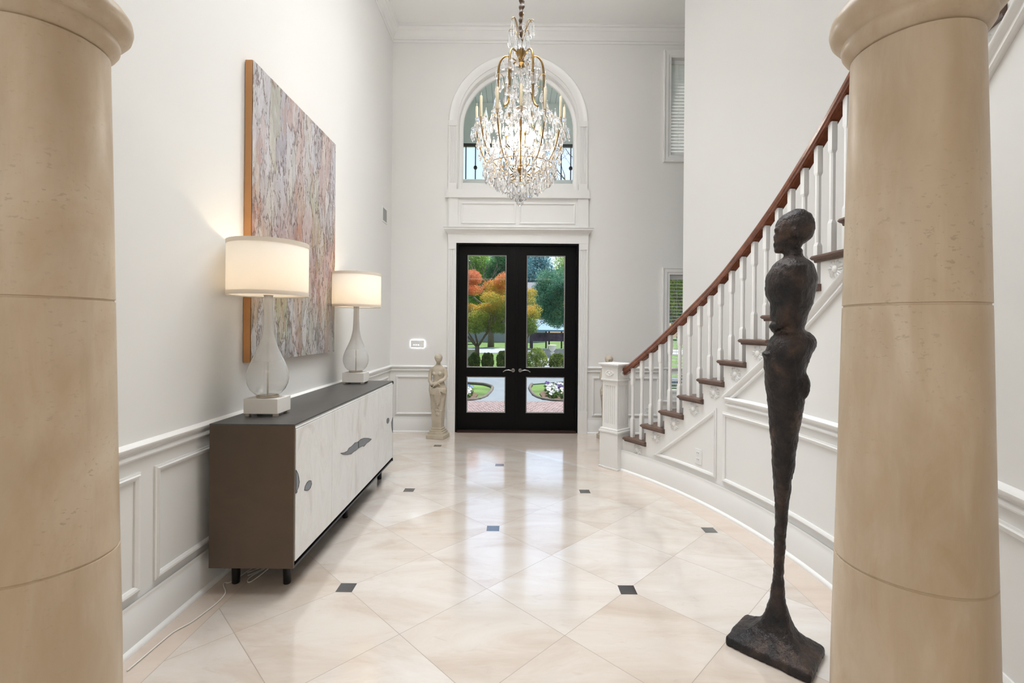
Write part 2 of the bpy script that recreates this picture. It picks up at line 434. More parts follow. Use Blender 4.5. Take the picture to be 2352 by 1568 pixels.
# frieze panel, sill band, upper pilasters, arch casing
b = MB()
b.box((.04, YF-.006, 2.82), (1.80, .012, .40))
for x0, x1 in ((DX0-.10, DX0+.02), (DX1-.02, DX1+.118)):
    b.box(((x0+x1)/2, YF-.014, 2.82), (x1-x0, .028, .38))
for x0, x1 in ((-.68, .005), (.07, .77)):
    frame(b, [(x0, YF-.012, 2.69), (x1, YF-.012, 2.69), (x1, YF-.012, 2.94), (x0, YF-.012, 2.94)], (0, -1, 0), prof_panel(.012, .024))
b.box((.04, YF-.017, 3.06), (1.84, .034, .11)); b.box((.04, YF-.022, 3.018), (1.86, .044, .018))
struct(b.build('trim_9', trim_paint))
b = MB()
for x0, x1 in ((AX0-.125, AX0-.012), (AX1+.012, AX1+.125)):
    fluted(b, x0, x1, 3.13, 3.93, YF, .024, 4)
    b.box(((x0+x1)/2, YF-.015, 3.965), (x1-x0, .03, .07))
    b.box(((x0+x1)/2, YF-.014, 3.15), (x1-x0, .028, .09))
cxa = (AX0+AX1)/2; ra = (AX1-AX0)/2
N_ = 48
pts = [(cxa+(ra+.07)*math.cos(PI*i/N_), YF, 3.98+(ra+.065)*math.sin(PI*i/N_)) for i in range(N_+1)]
b.sweep(pts, [(0, -1, 0)]*len(pts), [(0, -.056), (.011, -.056), (.013, -.03), (.013, .03), (.017, .036), (.017, .052), (.011, .058), (0, .058)])
struct(b.build('trim_10', trim_paint, smooth=True))

# arched window
win = struct(thing('window_1', None, None, (cxa, YF+.10, AZ0)))
b = MB()
fr = [(-.03, .0), (.03, 0), (.03, .035), (.018, .05), (-.018, .05), (-.03, .035)]
path = [(AX0, YF+.12, AZ0), (AX0, YF+.12, AZS)] + [(cxa-ra*math.cos(PI*i/N_), YF+.12, AZS+ra*math.sin(PI*i/N_)) for i in range(1, N_)] + [(AX1, YF+.12, AZS), (AX1, YF+.12, AZ0)]
b.sweep(path, [(0, -1, 0)]*len(path), [(o, z) for o, z in fr] if True else fr)
b.box((cxa, YF+.12, AZ0+.06), (2*ra-.004, .052, .12))
b.build('window_frame', trim_paint, win, smooth=True)
b = join_curve([arch(AX0+.02, AX1-.02, AZ0+.05, AZS-.0)], .006); b.bm.transform(Matrix.Translation((0, YF+.125, 0)))
b.build('window_glass', pane_glass, win)

# side windows with casing, sash, glass
def side_window(name, z0, z1):
    wn = struct(thing(name, None, None, ((WX0+WX1)/2, YF+.1, z0)))
    b = MB()
    P = [(WX0, YF, z0), (WX1, YF, z0), (WX1, YF, z1), (WX0, YF, z1)]
    b.sweep(P, [(0, -1, 0)]*4, [(0, -.005), (.012, -.005), (.014, .02), (.022, .03), (.022, .065), (.030, .075), (.030, .088), (0, .09)], closed=True)
    b.build('window_casing', trim_paint, wn)
    b = MB()
    for x0, x1, a, c in ((WX0, WX0+.045, z0, z1), (WX1-.045, WX1, z0, z1), (WX0, WX1, z0, z0+.05), (WX0, WX1, z1-.05, z1)):
        b.box(((x0+x1)/2, YF+.15, (a+c)/2), (x1-x0, .05, c-a))
    b.build('window_frame', trim_paint, wn)
    b = MB(); b.box(((WX0+WX1)/2, YF+.155, (z0+z1)/2), (WX1-WX0-.08, .006, z1-z0-.08)); b.build('window_glass', pane_glass, wn)
side_window('window_2', *W2); side_window('window_3', *W3)

def translucent(name, col, rough=.6, f=.5):
    m, nt, b = new_mat(name); g = G(nt); out = nt.nodes['Material Output']
    b.inputs['Base Color'].default_value = tuple(col) + (1,); b.inputs['Roughness'].default_value = rough
    t = g.n('ShaderNodeBsdfTranslucent'); t.inputs[0].default_value = tuple(col) + (1,)
    mx = g.n('ShaderNodeMixShader'); mx.inputs[0].default_value = f
    nt.links.new(b.outputs[0], mx.inputs[1]); nt.links.new(t.outputs[0], mx.inputs[2]); nt.links.new(mx.outputs[0], out.inputs[0])
    return m
slat_m = translucent('blind_slat', (.93, .93, .92), .4, .5)
def blind(z0, z1, ang, label, pitch=.042):
    t = thing('window_blind', label, 'blind', ((WX0+WX1)/2, YF+.08, z1))
    b = MB(); b.box(((WX0+WX1)/2, YF+.085, z1-.03), (WX1-WX0-.02, .05, .05)); b.build('head_rail', trim_paint, t)
    b = MB(); z = z1-.075; x0, x1 = WX0+.015, WX1-.015
    ca, sa = math.cos(ang)*.024, math.sin(ang)*.024
    while z > z0+.05:
        y = YF+.085
        b.rings([[(x, y-ca, z-sa), (x, y, z+.002), (x, y+ca, z+sa), (x, y+ca, z+sa-.002), (x, y, z), (x, y-ca, z-sa-.002)] for x in (x0, x1)])
        z -= pitch
    b.build('slats', slat_m, t)
    b = MB(); b.box(((WX0+WX1)/2, YF+.085, z0+.03), (WX1-WX0-.03, .04, .02)); b.build('bottom_rail', trim_paint, t)
    b = MB()
    for x in (WX0+.12, WX1-.12): b.tube([(x, YF+.055, z1-.05), (x, YF+.055, z0+.04)], .0015, 5)
    b.build('lift_cord', trim_paint, t)
blind(W2[0], W2[1], -1.0, 'white slatted blind, tilted nearly shut, in the upper window beside the stairwell')
blind(W3[0], W3[1], .10, 'white slatted blind, open to green trees, in the lower window behind the balusters')

# ------------------------------------------------------------------ double door
black_door = mat('black_door_paint', (.004, .004, .0042), .45, var=.08, vscale=4, spec=.12)
nickel = mat('dark_nickel', (.35, .34, .33), .25, 1.0)
fr_ = struct(thing('door_frame', None, None, (.042, YF+.06, 0)))
b = MB()
b.box((DX0+.012, YF+.06, DZ/2), (.024, .14, DZ)); b.box((DX1-.012, YF+.06, DZ/2), (.024, .14, DZ)); b.box(((DX0+DX1)/2, YF+.06, DZ-.012), (DX1-DX0-.048, .14, .024))
b.build('jamb', black_door, fr_)
b = MB(); b.box(((DX0+DX1)/2, YF+.05, .012), (DX1-DX0-.048, .17, .024)); b.build('threshold', mat('bronze_threshold', (.05, .025, .02), .4, .6, var=.1), fr_)
def leaf(name, x0, x1, gx0, gx1, side):
    d = struct(thing(name, None, None, (x0 if side < 0 else x1, YF+.04, .025)))
    b = join_curve([rect(x0, x1, .028, DZ-.027), rect(gx0, gx1, .245, .712), rect(gx0, gx1, .83, 2.285)], .05)
    b.bm.transform(Matrix.Translation((0, YF+.035, 0)))
    b.build('door_panel', black_door, d, bevel=.003)
    for z0, z1 in ((.245, .712), (.83, 2.285)):
        b = MB(); b.box(((gx0+gx1)/2, YF+.06, (z0+z1)/2), (gx1-gx0-.002, .014, z1-z0-.002)); b.build('door_glass', pane_glass, d)
        b = MB(); P = [(gx0, YF+.048, z0), (gx1, YF+.048, z0), (gx1, YF+.048, z1), (gx0, YF+.048, z1)]
        b.sweep(P, [(0, -1, 0)]*4, [(0, -.012), (.004, -.012), (.008, 0), (0, 0)], closed=True)
        b.build('glazing_bead', mat('glazing_bead', (.30, .30, .30), .4, .6), d)
    if side < 0:
        b = MB(); b.box((x1-.004, YF+.031, DZ/2), (.03, .010, DZ-.06)); b.build('astragal', black_door, d, bevel=.002)
    xh = x1-.045 if side < 0 else x0+.045
    b = MB(); b.lathe((0, 0, 0), [(.026, 0), (.026, .006), (.022, .010)], 20)
    b.bm.transform(Matrix.Translation((xh, YF+.035, .795)) @ Matrix.Rotation(PI/2, 4, 'X'))
    s_ = -1 if side < 0 else 1
    b.tube([(xh, YF+.035, .795), (xh, YF-.015, .795), (xh+s_*.02, YF-.022, .797), (xh+s_*.06, YF-.022, .806), (xh+s_*.10, YF-.022, .800), (xh+s_*.13, YF-.022, .780)],
           [.010, .009, .009, .008, .007, .006], 10)
    b.build('door_handle', nickel, d, smooth=True)
    for z in (.25, .85, 1.5, 2.2):
        xx = DX0+.022 if side < 0 else DX1-.022
        b = MB(); b.lathe((xx, YF+.030, z-.05), [(.007, 0), (.007, .10)], 10); b.build('hinge', nickel if 0 else black_metal, d, smooth=True)
leaf('door_1', DX0+.026, .0415, -.605, -.101, -1)
leaf('door_2', .0425, DX1-.026, .1625, .661, 1)

# ------------------------------------------------------------------ staircase
STEP = 3.47; RISE = .16
A = lambda k: 34.44 - STEP*(k-1)
ZT = lambda k: .324 + RISE*(k-1)
KMAX = 17
def inner_top(a):   # top of the closed string under the treads: stepped
    k = math.floor((34.44 - .6 - a)/STEP) + 1
    return ZT(max(0, min(KMAX, k))) - .040
sw = struct(thing('wall_stair', None, None, cyl(20, R0)))
# saw-tooth wall under the treads
b = MB(); edges = [35.1] + [A(k)-.55 for k in range(1, KMAX+1)] + [-23.5]
rs = []
segs = []
for i in range(len(edges)-1):
    a0, a1 = edges[i], edges[i+1]
    if a1 >= a0: continue
    z = (ZT(max(i, 1)) if i <= KMAX else ZT(KMAX)) - .038
    m_ = 4
    for q in range(m_+1): segs.append((a0+(a1-a0)*q/m_, z))
for i, (a, z) in enumerate(segs):
    rs.append([cyl(a, R0, 0), cyl(a, R0+.10, 0), cyl(a, R0+.10, z), cyl(a, R0, z)])
b.rings(rs); b.build('wall_panel', trim_paint, sw, smooth=True)
# mouldings on the curved wall
def cpath(P, n=14):
    out = []
    for i in range(len(P)-1):
        (a0, z0), (a1, z1) = P[i], P[i+1]
        m_ = max(1, int(abs(a1-a0)/1.2))
        for q in range(m_): out.append((a0+(a1-a0)*q/m_, z0+(z1-z0)*q/m_))
    out.append(P[-1]); return out
def cmould(b, P, prof, closed=False):
    pts = cpath(P + ([P[0]] if closed else []))
    if closed: pts = pts[:-1]
    b.sweep([cyl(a, R0, z) for a, z in pts], [crad(a) for a, z in pts], prof, closed=closed)
ea = -23.5
b = MB(); angs = [35.5 - (35.5-ea)*i/50 for i in range(51)]
sweep_h(b, [cyl(a, R0, .0) for a in angs], [crad(a) for a in angs], base_cap_prof())
sweep_h(b, [cyl(a, R0-.02, 0) for a in angs], [crad(a) for a in angs], QR)
struct(b.build('baseboard_right', trim_paint, smooth=True))
crp = [(o, -z) for o, z in chair_rail_prof()]
b = MB(); cmould(b, [(16.0, .838-.01), (ea, .828)], crp); struct(b.build('trim_11', trim_paint, smooth=True))
sl = .0470
b = MB(); cmould(b, [(16.2, .838), (ea, .838+sl*(16.2-ea))], crp); struct(b.build('trim_12', trim_paint, smooth=True))
b = MB()
cmould(b, [(28.3, .245), (17.9, .245), (17.9, .73)], prof_panel(), True)
for a0, a1 in ((16.4, -4.2), (-5.4, ea+.6)):
    cmould(b, [(a0, .245), (a1, .245), (a1, .728), (a0, .728)], prof_panel(), True)
struct(b.build('trim_13', trim_paint, smooth=True))

st = thing('staircase', 'curved staircase with white balusters, brown treads and a mahogany handrail rising to the right', 'staircase', cyl(36.7, R0+.03))
for k in range(0, KMAX+1):
    a0 = A(k); a1 = A(k+1)-.55; z = ZT(k)
    if k == 0: a0 = 36.2
    # tread: moulded nosing on the open end and the front
    b = MB(); rs = []
    ends = [(R0-.030, -.010), (R0-.026, -.001), (R0-.018, 0)]
    n_ = 5
    if k == 0:
        prof = [(R0+.14, -.040), (R0+.14, 0), (RO-.005, 0), (RO-.005, -.040)]
    else: prof = [(R0+.0, -.040), (R0-.012, -.040), (R0-.014, -.028), (R0-.030, -.024), (R0-.036, -.014), (R0-.032, -.004), (R0-.022, 0), (RO-.005, 0), (RO-.005, -.040)]
    a1n = a1 - .1
    for i in range(n_+1):
        a = a0+(a1n-a0)*i/n_
        rs.append([cyl(a, r, z+q) for r, q in prof])
    # rounded front nosing
    fr0 = [cyl(a0+.12, r, z-.014+(q+.014)*.45) for r, q in prof]
    b.rings([fr0]+rs); b.build('tread', tread_wood, st, smooth=True)
    b = MB(); zz = z-.040
    zb = z-RISE if k else 0
    ar = a0-.55
    b.rings([[cyl(aa, R0+.0+.10, zb), cyl(aa, RO-.004, zb), cyl(aa, RO-.004, zz), cyl(aa, R0+.10, zz)] for aa in (ar, ar-.25)])
    b.build('riser', trim_paint, st)
# rosettes
def rosette(a, z, r=.052):
    b = MB(); n = 14
    c = Vector(cyl(a, R0, z)); N = crad(a); U = Vector((0, 0, 1)); Tn = N.cross(U)
    def P(x, y, h): return tuple(c + Tn*x + U*y + N*h)
    for j in range(n):
        t = 2*PI*j/n
        rr = r*(1 if j % 2 == 0 else .86); w_ = .0095
        d = (math.cos(t), math.sin(t)); e = (-d[1], d[0])
        rings = []
        for s_, hw, hh in ((.22, .35, .5), (.5, .8, .9), (.8, 1.0, 1.0), (1.0, .45, .5)):
            x, y = d[0]*rr*s_*1.12, d[1]*rr*s_
            q = w_*hw; h = .011*hh
            rings.append([P(x+e[0]*q, y+e[1]*q, 0), P(x+e[0]*q*.6, y+e[1]*q*.6, h), P(x, y, h*.45), P(x-e[0]*q*.6, y-e[1]*q*.6, h), P(x-e[0]*q, y-e[1]*q, 0)])
        b.rings(rings)
    rs = [[P(q*math.cos(2*PI*i/12), q*math.sin(2*PI*i/12), h) for i in range(12)] for q, h in ((.020, 0), (.019, .010), (.013, .016), (.004, .018))]
    b.rings(rs)
    b.build('rosette', trim_paint, st, smooth=True)
for k in range(1, KMAX): rosette(A(k)-2.45, ZT(k)-.092)
# handrail
RP = [(36.0, .905), (35.6, .921), (33, 1.036), (29.9, 1.176), (24.45, 1.432), (18.3, 1.705), (13.7, 1.935), (9.2, 2.160), (6.1, 2.322), (.3, 2.620), (-5, 2.88), (-20, 3.61)]
def railz(a):
    for (a0, z0), (a1, z1) in zip(RP, RP[1:]):
        if a0 >= a >= a1: return z0+(z1-z0)*(a0-a)/(a0-a1)
    return RP[0][1]
RB = R0+.045
angs = [35.75 - i*.75 for i in range(72)]
hp = [(-.032, -.034), (-.032, -.018), (-.039, -.012), (-.041, .008), (-.032, .024), (-.016, .034), (0, .037), (.016, .034), (.032, .024), (.041, .008), (.039, -.012), (.032, -.018), (.032, -.034)]
def sm(a):
    return (railz(a-1)+railz(a)+railz(a+1))/3
b = MB(); rs = []
for a in angs:
    rs.append([cyl(a, RB+u, sm(a)+v) for u, v in hp])
b.rings(rs); b.build('handrail', rail_wood, st, smooth=True)
# balusters and the wooden fillets between them
def baluster(a, zb, zt, k):
    c = Vector(cyl(a, RB, 0)); t = math.radians(a)
    b = MB()
    h = zt-zb; s1, s2 = .032, .0265
    def ring(s_, z, ch=.25):
        q = s_/2; e = q*(1-ch)
        p = [(q, -e), (q, e), (e, q), (-e, q), (-q, e), (-q, -e), (-e, -q), (e, -q)]
        return [(c.x + x*math.cos(t)-y*math.sin(t), c.y + x*math.sin(t)+y*math.cos(t), z) for x, y in p]
    bz = .17 + (.055 if k % 2 else 0)
    b.rings([ring(s1, zb, .06), ring(s1, zb+bz, .06), ring(s2, zb+bz+.018, .5), ring(s2, zt-.16, .5), ring(s1, zt-.142, .06), ring(s1, zt+.01, .06)])
    b.build('baluster', trim_paint, st)
for j in range(31):
    a = 33.64 - 1.742*j; k = j//2 + 1
    if k > KMAX: break
    zt = sm(a) - .028 - .014
    baluster(a, ZT(k), zt, j)
for j in range(-1, 30):
    b = MB()
    a0 = 33.64 - 1.742*j - .36; a1 = a0 - 1.742 + .72
    if j < 0: a0 = 35.3
    b.rings([[cyl(a, RB-.022, sm(a)-.045), cyl(a, RB+.022, sm(a)-.045), cyl(a, RB+.022, sm(a)-.02), cyl(a, RB-.022, sm(a)-.02)] for a in (a0, (a0+a1)/2, a1)])
    b.build('rail_fillet', rail_wood, st)
# newel post
nw = MB(); NC = (1.0, 4.577); NR = math.radians(40.4)
def sq(b, s_, z0, z1): b.box((NC[0], NC[1], (z0+z1)/2), (s_, s_, z1-z0), NR)
sq(nw, .232, 0, .018); sq(nw, .215, .018, .345); sq(nw, .228, .345, .365); sq(nw, .212, .365, .385)
sq(nw, .205, .846, .862); sq(nw, .190, .862, .975); sq(nw, .205, .975, .986); sq(nw, .222, .986, .996); sq(nw, .240, .996, 1.012)
sq(nw, .150, .38, .85)
nwo = nw.build('newel_post', trim_paint, st, bevel=.003)
# fluted shaft as one extruded section
pts = []
hw = .088
for sd in range(4):
    ca, sa = math.cos(NR+sd*PI/2), math.sin(NR+sd*PI/2)
    def L(x, y): return (NC[0]+x*ca-y*sa, NC[1]+x*sa+y*ca)
    pts.append(L(-hw, -hw))
    fw = 2*(hw-.02)/6
    for i in range(6):
        a_ = -hw+.02+i*fw
        for q in range(5):
            th = PI*q/4; pts.append(L(a_+fw*.5-fw*.34*math.cos(th), -hw+.010*math.sin(th)))
b = MB(); b.prism(pts, .43, .80); b.prism([(NC[0]+x*math.cos(NR)-y*math.sin(NR), NC[1]+x*math.sin(NR)+y*math.cos(NR)) for x, y in rect(-hw, hw, -hw, hw)], .385, .43)
b.prism([(NC[0]+x*math.cos(NR)-y*math.sin(NR), NC[1]+x*math.sin(NR)+y*math.cos(NR)) for x, y in rect(-hw, hw, -hw, hw)], .80, .846)
b.build('fluted_shaft', trim_paint, nwo)
for sd in range(4):
    b = MB(); an = NR+sd*PI/2; n_ = Vector((math.cos(an), math.sin(an), 0)); tt = Vector((-math.sin(an), math.cos(an), 0))
    c0 = Vector((NC[0], NC[1], .918)) + n_*.095
    for j in range(14):
        t = 2*PI*j/14; p = c0 + tt*math.cos(t)*.040 + Vector((0, 0, math.sin(t)*.022))
        b.ell(p, (.011, .011, .010), 8, 5); b.tube([tuple(c0), tuple(p)], .006, 6)
    b.ell(c0, (.014, .014, .012), 10, 6)
    b.build('carved_medallion', trim_paint, nwo, smooth=True)

# ------------------------------------------------------------------ columns
def column(x, y, label):
    t = thing('stone_column', label, 'column', (x, y, 0), group='limestone columns flanking the opening')
    h = .65; z1 = H + .096*h; z2 = z1-h; z3 = z2-h; zn = z1+h*.985
    def r(z):
        # entasis: radii measured at three heights
        pts = [(0, .169), (.5, .1645), (1.0, .153), (1.41, .145), (1.75, .138), (2.05, .131), (2.3, .130)]
        for (a, ra_), (c, rc) in zip(pts, pts[1:]):
            if a <= z <= c: return ra_+(rc-ra_)*(z-a)/(c-a)
        return .13
    zb = .11; prof = []; zs = sorted({zb + (zn-zb)*i/40 for i in range(41)})
    b = MB(); pr = []
    for z in zs:
        pr.append((z, r(z)))
    for zj in (z1, z2):
        pr += [(zj-.0035, r(zj)), (zj-.002, r(zj)-.003), (zj+.002, r(zj)-.003), (zj+.0035, r(zj))]
    pr.sort()
    b.lathe((x, y, 0), [(q, z) for z, q in pr], 96); b.build('shaft', column_m, t, smooth=True)
    b = MB(); b.box((x, y, .03), (.42, .42, .06)); b.build('plinth', column_m, t, bevel=.004)
    b = MB(); b.lathe((x, y, .06), [(.17, 0), (.20, .004), (.207, .018), (.20, .032), (.185, .036), (.178, .044), (.170, .05)], 64); b.build('base', column_m, t, smooth=True)
    b = MB(); rn = .131
    b.lathe((x, y, zn), [(rn-.006, -.002), (rn-.005, .004), (rn+.003, .008), (rn+.012, .018), (rn+.019, .030), (rn+.021, .042), (rn+.019, .050), (rn+.023, .056),
                         (rn+.034, .062), (rn+.044, .075), (rn+.048, .092), (rn+.045, .110), (rn+.034, .126), (rn+.018, .138), (rn+.004, .146), (rn-.002, .152), (rn-.002, .235)], 96)
    b.build('capital', column_m, t, smooth=True)
    b = MB(); b.box((x, y, zn+.235+(2.52-zn-.235)/2), (.25, .25, 2.52-zn-.235)); b.build('abacus', trim_paint, t, bevel=.004)
column(-1.194, 1.182, 'large tan limestone column at the left edge of the photo, in front of the panelled wall')
column(1.004, 1.182, 'large tan limestone column on the right, beside the dark bronze figure')

# ------------------------------------------------------------------ console
con = thing('sideboard', 'long low sideboard with bronze metal casing and four white wooden doors under the painting', 'sideboard', (-1.305, 3.30, 0))
KX0, KX1, KY0, KY1, KZ0, KZ1 = -1.518, -1.095, 2.345, 4.27, .132, .857
case_m, nt_, b_ = new_mat('bronze_patina'); g = G(nt_)
n1 = g.noise(g.co(), 2.5, 4, .6, .5); n2 = g.noise(g.co(), 90, 2)
g.put(b_.inputs['Base Color'], g.ramp(n1.outputs['Fac'], [(.3, (.085, .060, .042)), (.7, (.125, .084, .056))]))
b_.inputs['Metallic'].default_value = .25; g.put(b_.inputs['Roughness'], g.m('ADD', .38, g.m('MULTIPLY', n1.outputs['Fac'], .15)))
top_m, nt_, b_ = new_mat('gunmetal_top'); g = G(nt_)
n1 = g.noise(g.co((1, .5, 1)), 3.5, 5, .6, .5)
g.put(b_.inputs['Base Color'], g.ramp(n1.outputs['Fac'], [(.3, (.065, .062, .060)), (.7, (.105, .100, .098))]))
b_.inputs['Metallic'].default_value = .3; b_.inputs['Roughness'].default_value = .38
t_ = .012
b = MB(); b.box(((KX0+KX1)/2, KY0+t_/2, (KZ0+KZ1)/2), (KX1-KX0, t_, KZ1-KZ0-.004)); b.build('side_panel', case_m, con)
b = MB(); b.box(((KX0+KX1)/2, KY1-t_/2, (KZ0+KZ1)/2), (KX1-KX0, t_, KZ1-KZ0-.004))
b.build('side_panel', case_m, con)
b = MB(); b.box(((KX0+KX1)/2, (KY0+KY1)/2, KZ1-.004), (KX1-KX0+.002, KY1-KY0+.002, .008)); b.build('top', top_m, con, bevel=.001)
b = MB(); b.box(((KX0+KX1)/2, (KY0+KY1)/2, KZ0+.006), (KX1-KX0, KY1-KY0-.026, .012)); b.build('bottom_panel', black_metal, con)
b = MB(); b.box(((KX0+KX1)/2-.02, (KY0+KY1)/2, (KZ0+KZ1)/2), (KX1-KX0-.05, KY1-KY0-.026, KZ1-KZ0-.05)); b.build('carcass', mat('dark_carcass', (.02, .018, .017), .6, var=.1), con)
for dy in (KY1-.008,):
    for z in (KZ0+.010, KZ1-.018):
        b = MB(); b.box((KX1-.002, dy, z), (.012, .016, .024)); b.build('corner_bracket', black_metal, con)
door_m, nt_, b_ = new_mat('bleached_wood'); g = G(nt_)
n1 = g.noise(g.co((1, 2.2, .8)), 2.4, 6, .62, 1.6); n2 = g.noise(g.co((1, 2, 9)), 14, 4, .6, .4)
c_ = g.ramp(n1.outputs['Fac'], [(.34, (.66, .64, .61)), (.45, (.78, .77, .755)), (.50, (.74, .73, .71)), (.55, (.79, .785, .77)), (.66, (.76, .75, .73))])
c_ = g.mix(g.m('MULTIPLY', n2.outputs['Fac'], .10), c_, (.68, .66, .63))
g.put(b_.inputs['Base Color'], c_); b_.inputs['Roughness'].default_value = .45
g.put(b_.inputs['Normal'], g.bump(n2.outputs['Fac'], .1, .002))
inlay_m = mat('pewter_inlay', (.23, .245, .265), .45, .15, var=.10, vscale=12)
rim_m = mat('pewter_rim', (.05, .05, .055), .4, .5)
ys = [KY0+.014, 2.832, 3.312, 3.795, KY1-.014]
def inlay(door, poly, parent):
    # poly of (y, z) on the door face
    xf = KX1+.0035
    n = len(poly); cy_ = sum(p[0] for p in poly)/n; cz_ = sum(p[1] for p in poly)/n
    b = MB(); b.bm.faces.new([b.bm.verts.new((xf, y, z)) for y, z in poly])
    r = bmesh.ops.extrude_face_region(b.bm, geom=list(b.bm.faces)); bmesh.ops.translate(b.bm, verts=[v for v in r['geom'] if isinstance(v, bmesh.types.BMVert)], vec=(-.004, 0, 0))
    o = b.build('metal_inlay', inlay_m, door)
    b = MB(); P = [(xf, y, z) for y, z in poly]; b.tube(P + [P[0]], .0016, 6); b.build('inlay_rim', rim_m, o)
def blob(cy, cz, ry, rz, seed, n=18, tilt=0, amp=.18):
    rnd = random.Random(seed); ph = [rnd.uniform(0, 6) for _ in range(4)]; out = []
    for i in range(n):
        t = 2*PI*i/n; q = 1+amp*(math.sin(2*t+ph[0])*.6+math.sin(3*t+ph[1])*.4+math.sin(5*t+ph[2])*.2)
        y, z = ry*q*math.cos(t), rz*q*math.sin(t)
        out.append((cy+y*math.cos(tilt)-z*math.sin(tilt), cz+y*math.sin(tilt)+z*math.cos(tilt)))
    return out
ZS = .829
for i in range(4):
    y0, y1 = ys[i]+.0015, ys[i+1]-.0015
    b = MB(); b.box((KX1-.009, (y0+y1)/2, (KZ0+.032+ZS)/2), (.024, y1-y0, ZS-KZ0-.032)); d = b.build('door', door_m, con, bevel=.0015)
    # bevelled grip strip above the door
    b = MB(); rs = [[(KX1-.022, y, ZS+.004), (KX1+.001, y, ZS+.004), (KX1-.006, y, KZ1-.010), (KX1-.022, y, KZ1-.010)] for y in (y0, y1)]
    b.rings(rs); b.build('grip_strip', door_m, con)
    if i == 0:
        y0 = ys[0]+.002
        inlay(d, [(y0, .506), (y0, .624), (y0+.008, .615), (y0+.020, .600), (y0+.031, .577), (y0+.037, .550), (y0+.030, .528), (y0+.014, .518), (y0+.013, .507)], d)
        inlay(d, [(2.457, .489), (2.466, .507), (2.490, .519), (2.515, .520), (2.538, .512), (2.545, .492), (2.532, .477), (2.511, .472), (2.483, .478)], d)
    if i == 1:
        inlay(d, [(2.971, .545), (3.034, .531), (3.092, .527), (3.120, .538), (3.177, .537), (3.241, .545), (3.280, .538), (3.3085, .537), (3.3085, .489), (3.26, .488), (3.216, .491), (3.166, .488), (3.092, .503), (3.02, .523)], d)
    if i == 2:
        inlay(d, [(3.3155, .537), (3.363, .540), (3.435, .531), (3.526, .509), (3.62, .480), (3.557, .476), (3.50, .480), (3.436, .470), (3.40, .482), (3.364, .486), (3.3155, .489)], d)
    if i == 3:
        inlay(d, [(4.045, .524), (4.052, .546), (4.08, .553), (4.12, .544), (4.129, .524), (4.11, .508), (4.08, .505)], d)
        ye = ys[4]-.002
        inlay(d, [(ye, .387), (ye, .530), (ye-.020, .515), (ye-.052, .491), (ye-.046, .461), (ye-.030, .422)], d)
for y in (2.46, 3.31, 4.15):
    for x in (KX1-.085, KX0+.07):
        b = MB(); b.lathe((x, y, 0), [(.017, 0), (.019, .004), (.022, KZ0+.002)], 20); b.build('leg', black_metal, con, smooth=True)

# ------------------------------------------------------------------ table lamps
def lamp_glass_mat():
    m, nt, b = new_mat('seeded_white_glass'); g = G(nt)
    b.inputs['Base Color'].default_value = (.97, .97, .96, 1); b.inputs['Roughness'].default_value = .06
    sp_ = g.n('ShaderNodeSeparateXYZ'); tc_ = g.n('ShaderNodeTexCoord'); nt.links.new(tc_.outputs['Object'], sp_.inputs[0])
    g.put(b.inputs['Transmission Weight'], g.ramp(sp_.outputs[2], [(.15, (.88, .88, .88)), (.42, (.62, .62, .62))])); b.inputs['IOR'].default_value = 1.15
    b.inputs['Coat Weight'].default_value = .6; b.inputs['Coat Roughness'].default_value = .03
    nz = g.noise(g.co(), 60, 3); g.put(b.inputs['Normal'], g.bump(nz.outputs['Fac'], .08, .002))
    return m
lamp_glass = lamp_glass_mat()
shade_m = translucent('linen_shade', (.90, .86, .80), .8, .50)
plaster = mat('white_plaster_block', (.80, .77, .73), .6, var=.03, vscale=10)
bulb_m = emis('lamp_bulb', (1.0, .80, .55), 25)
champagne = mat('champagne_metal', (.60, .52, .42), .3, .9)
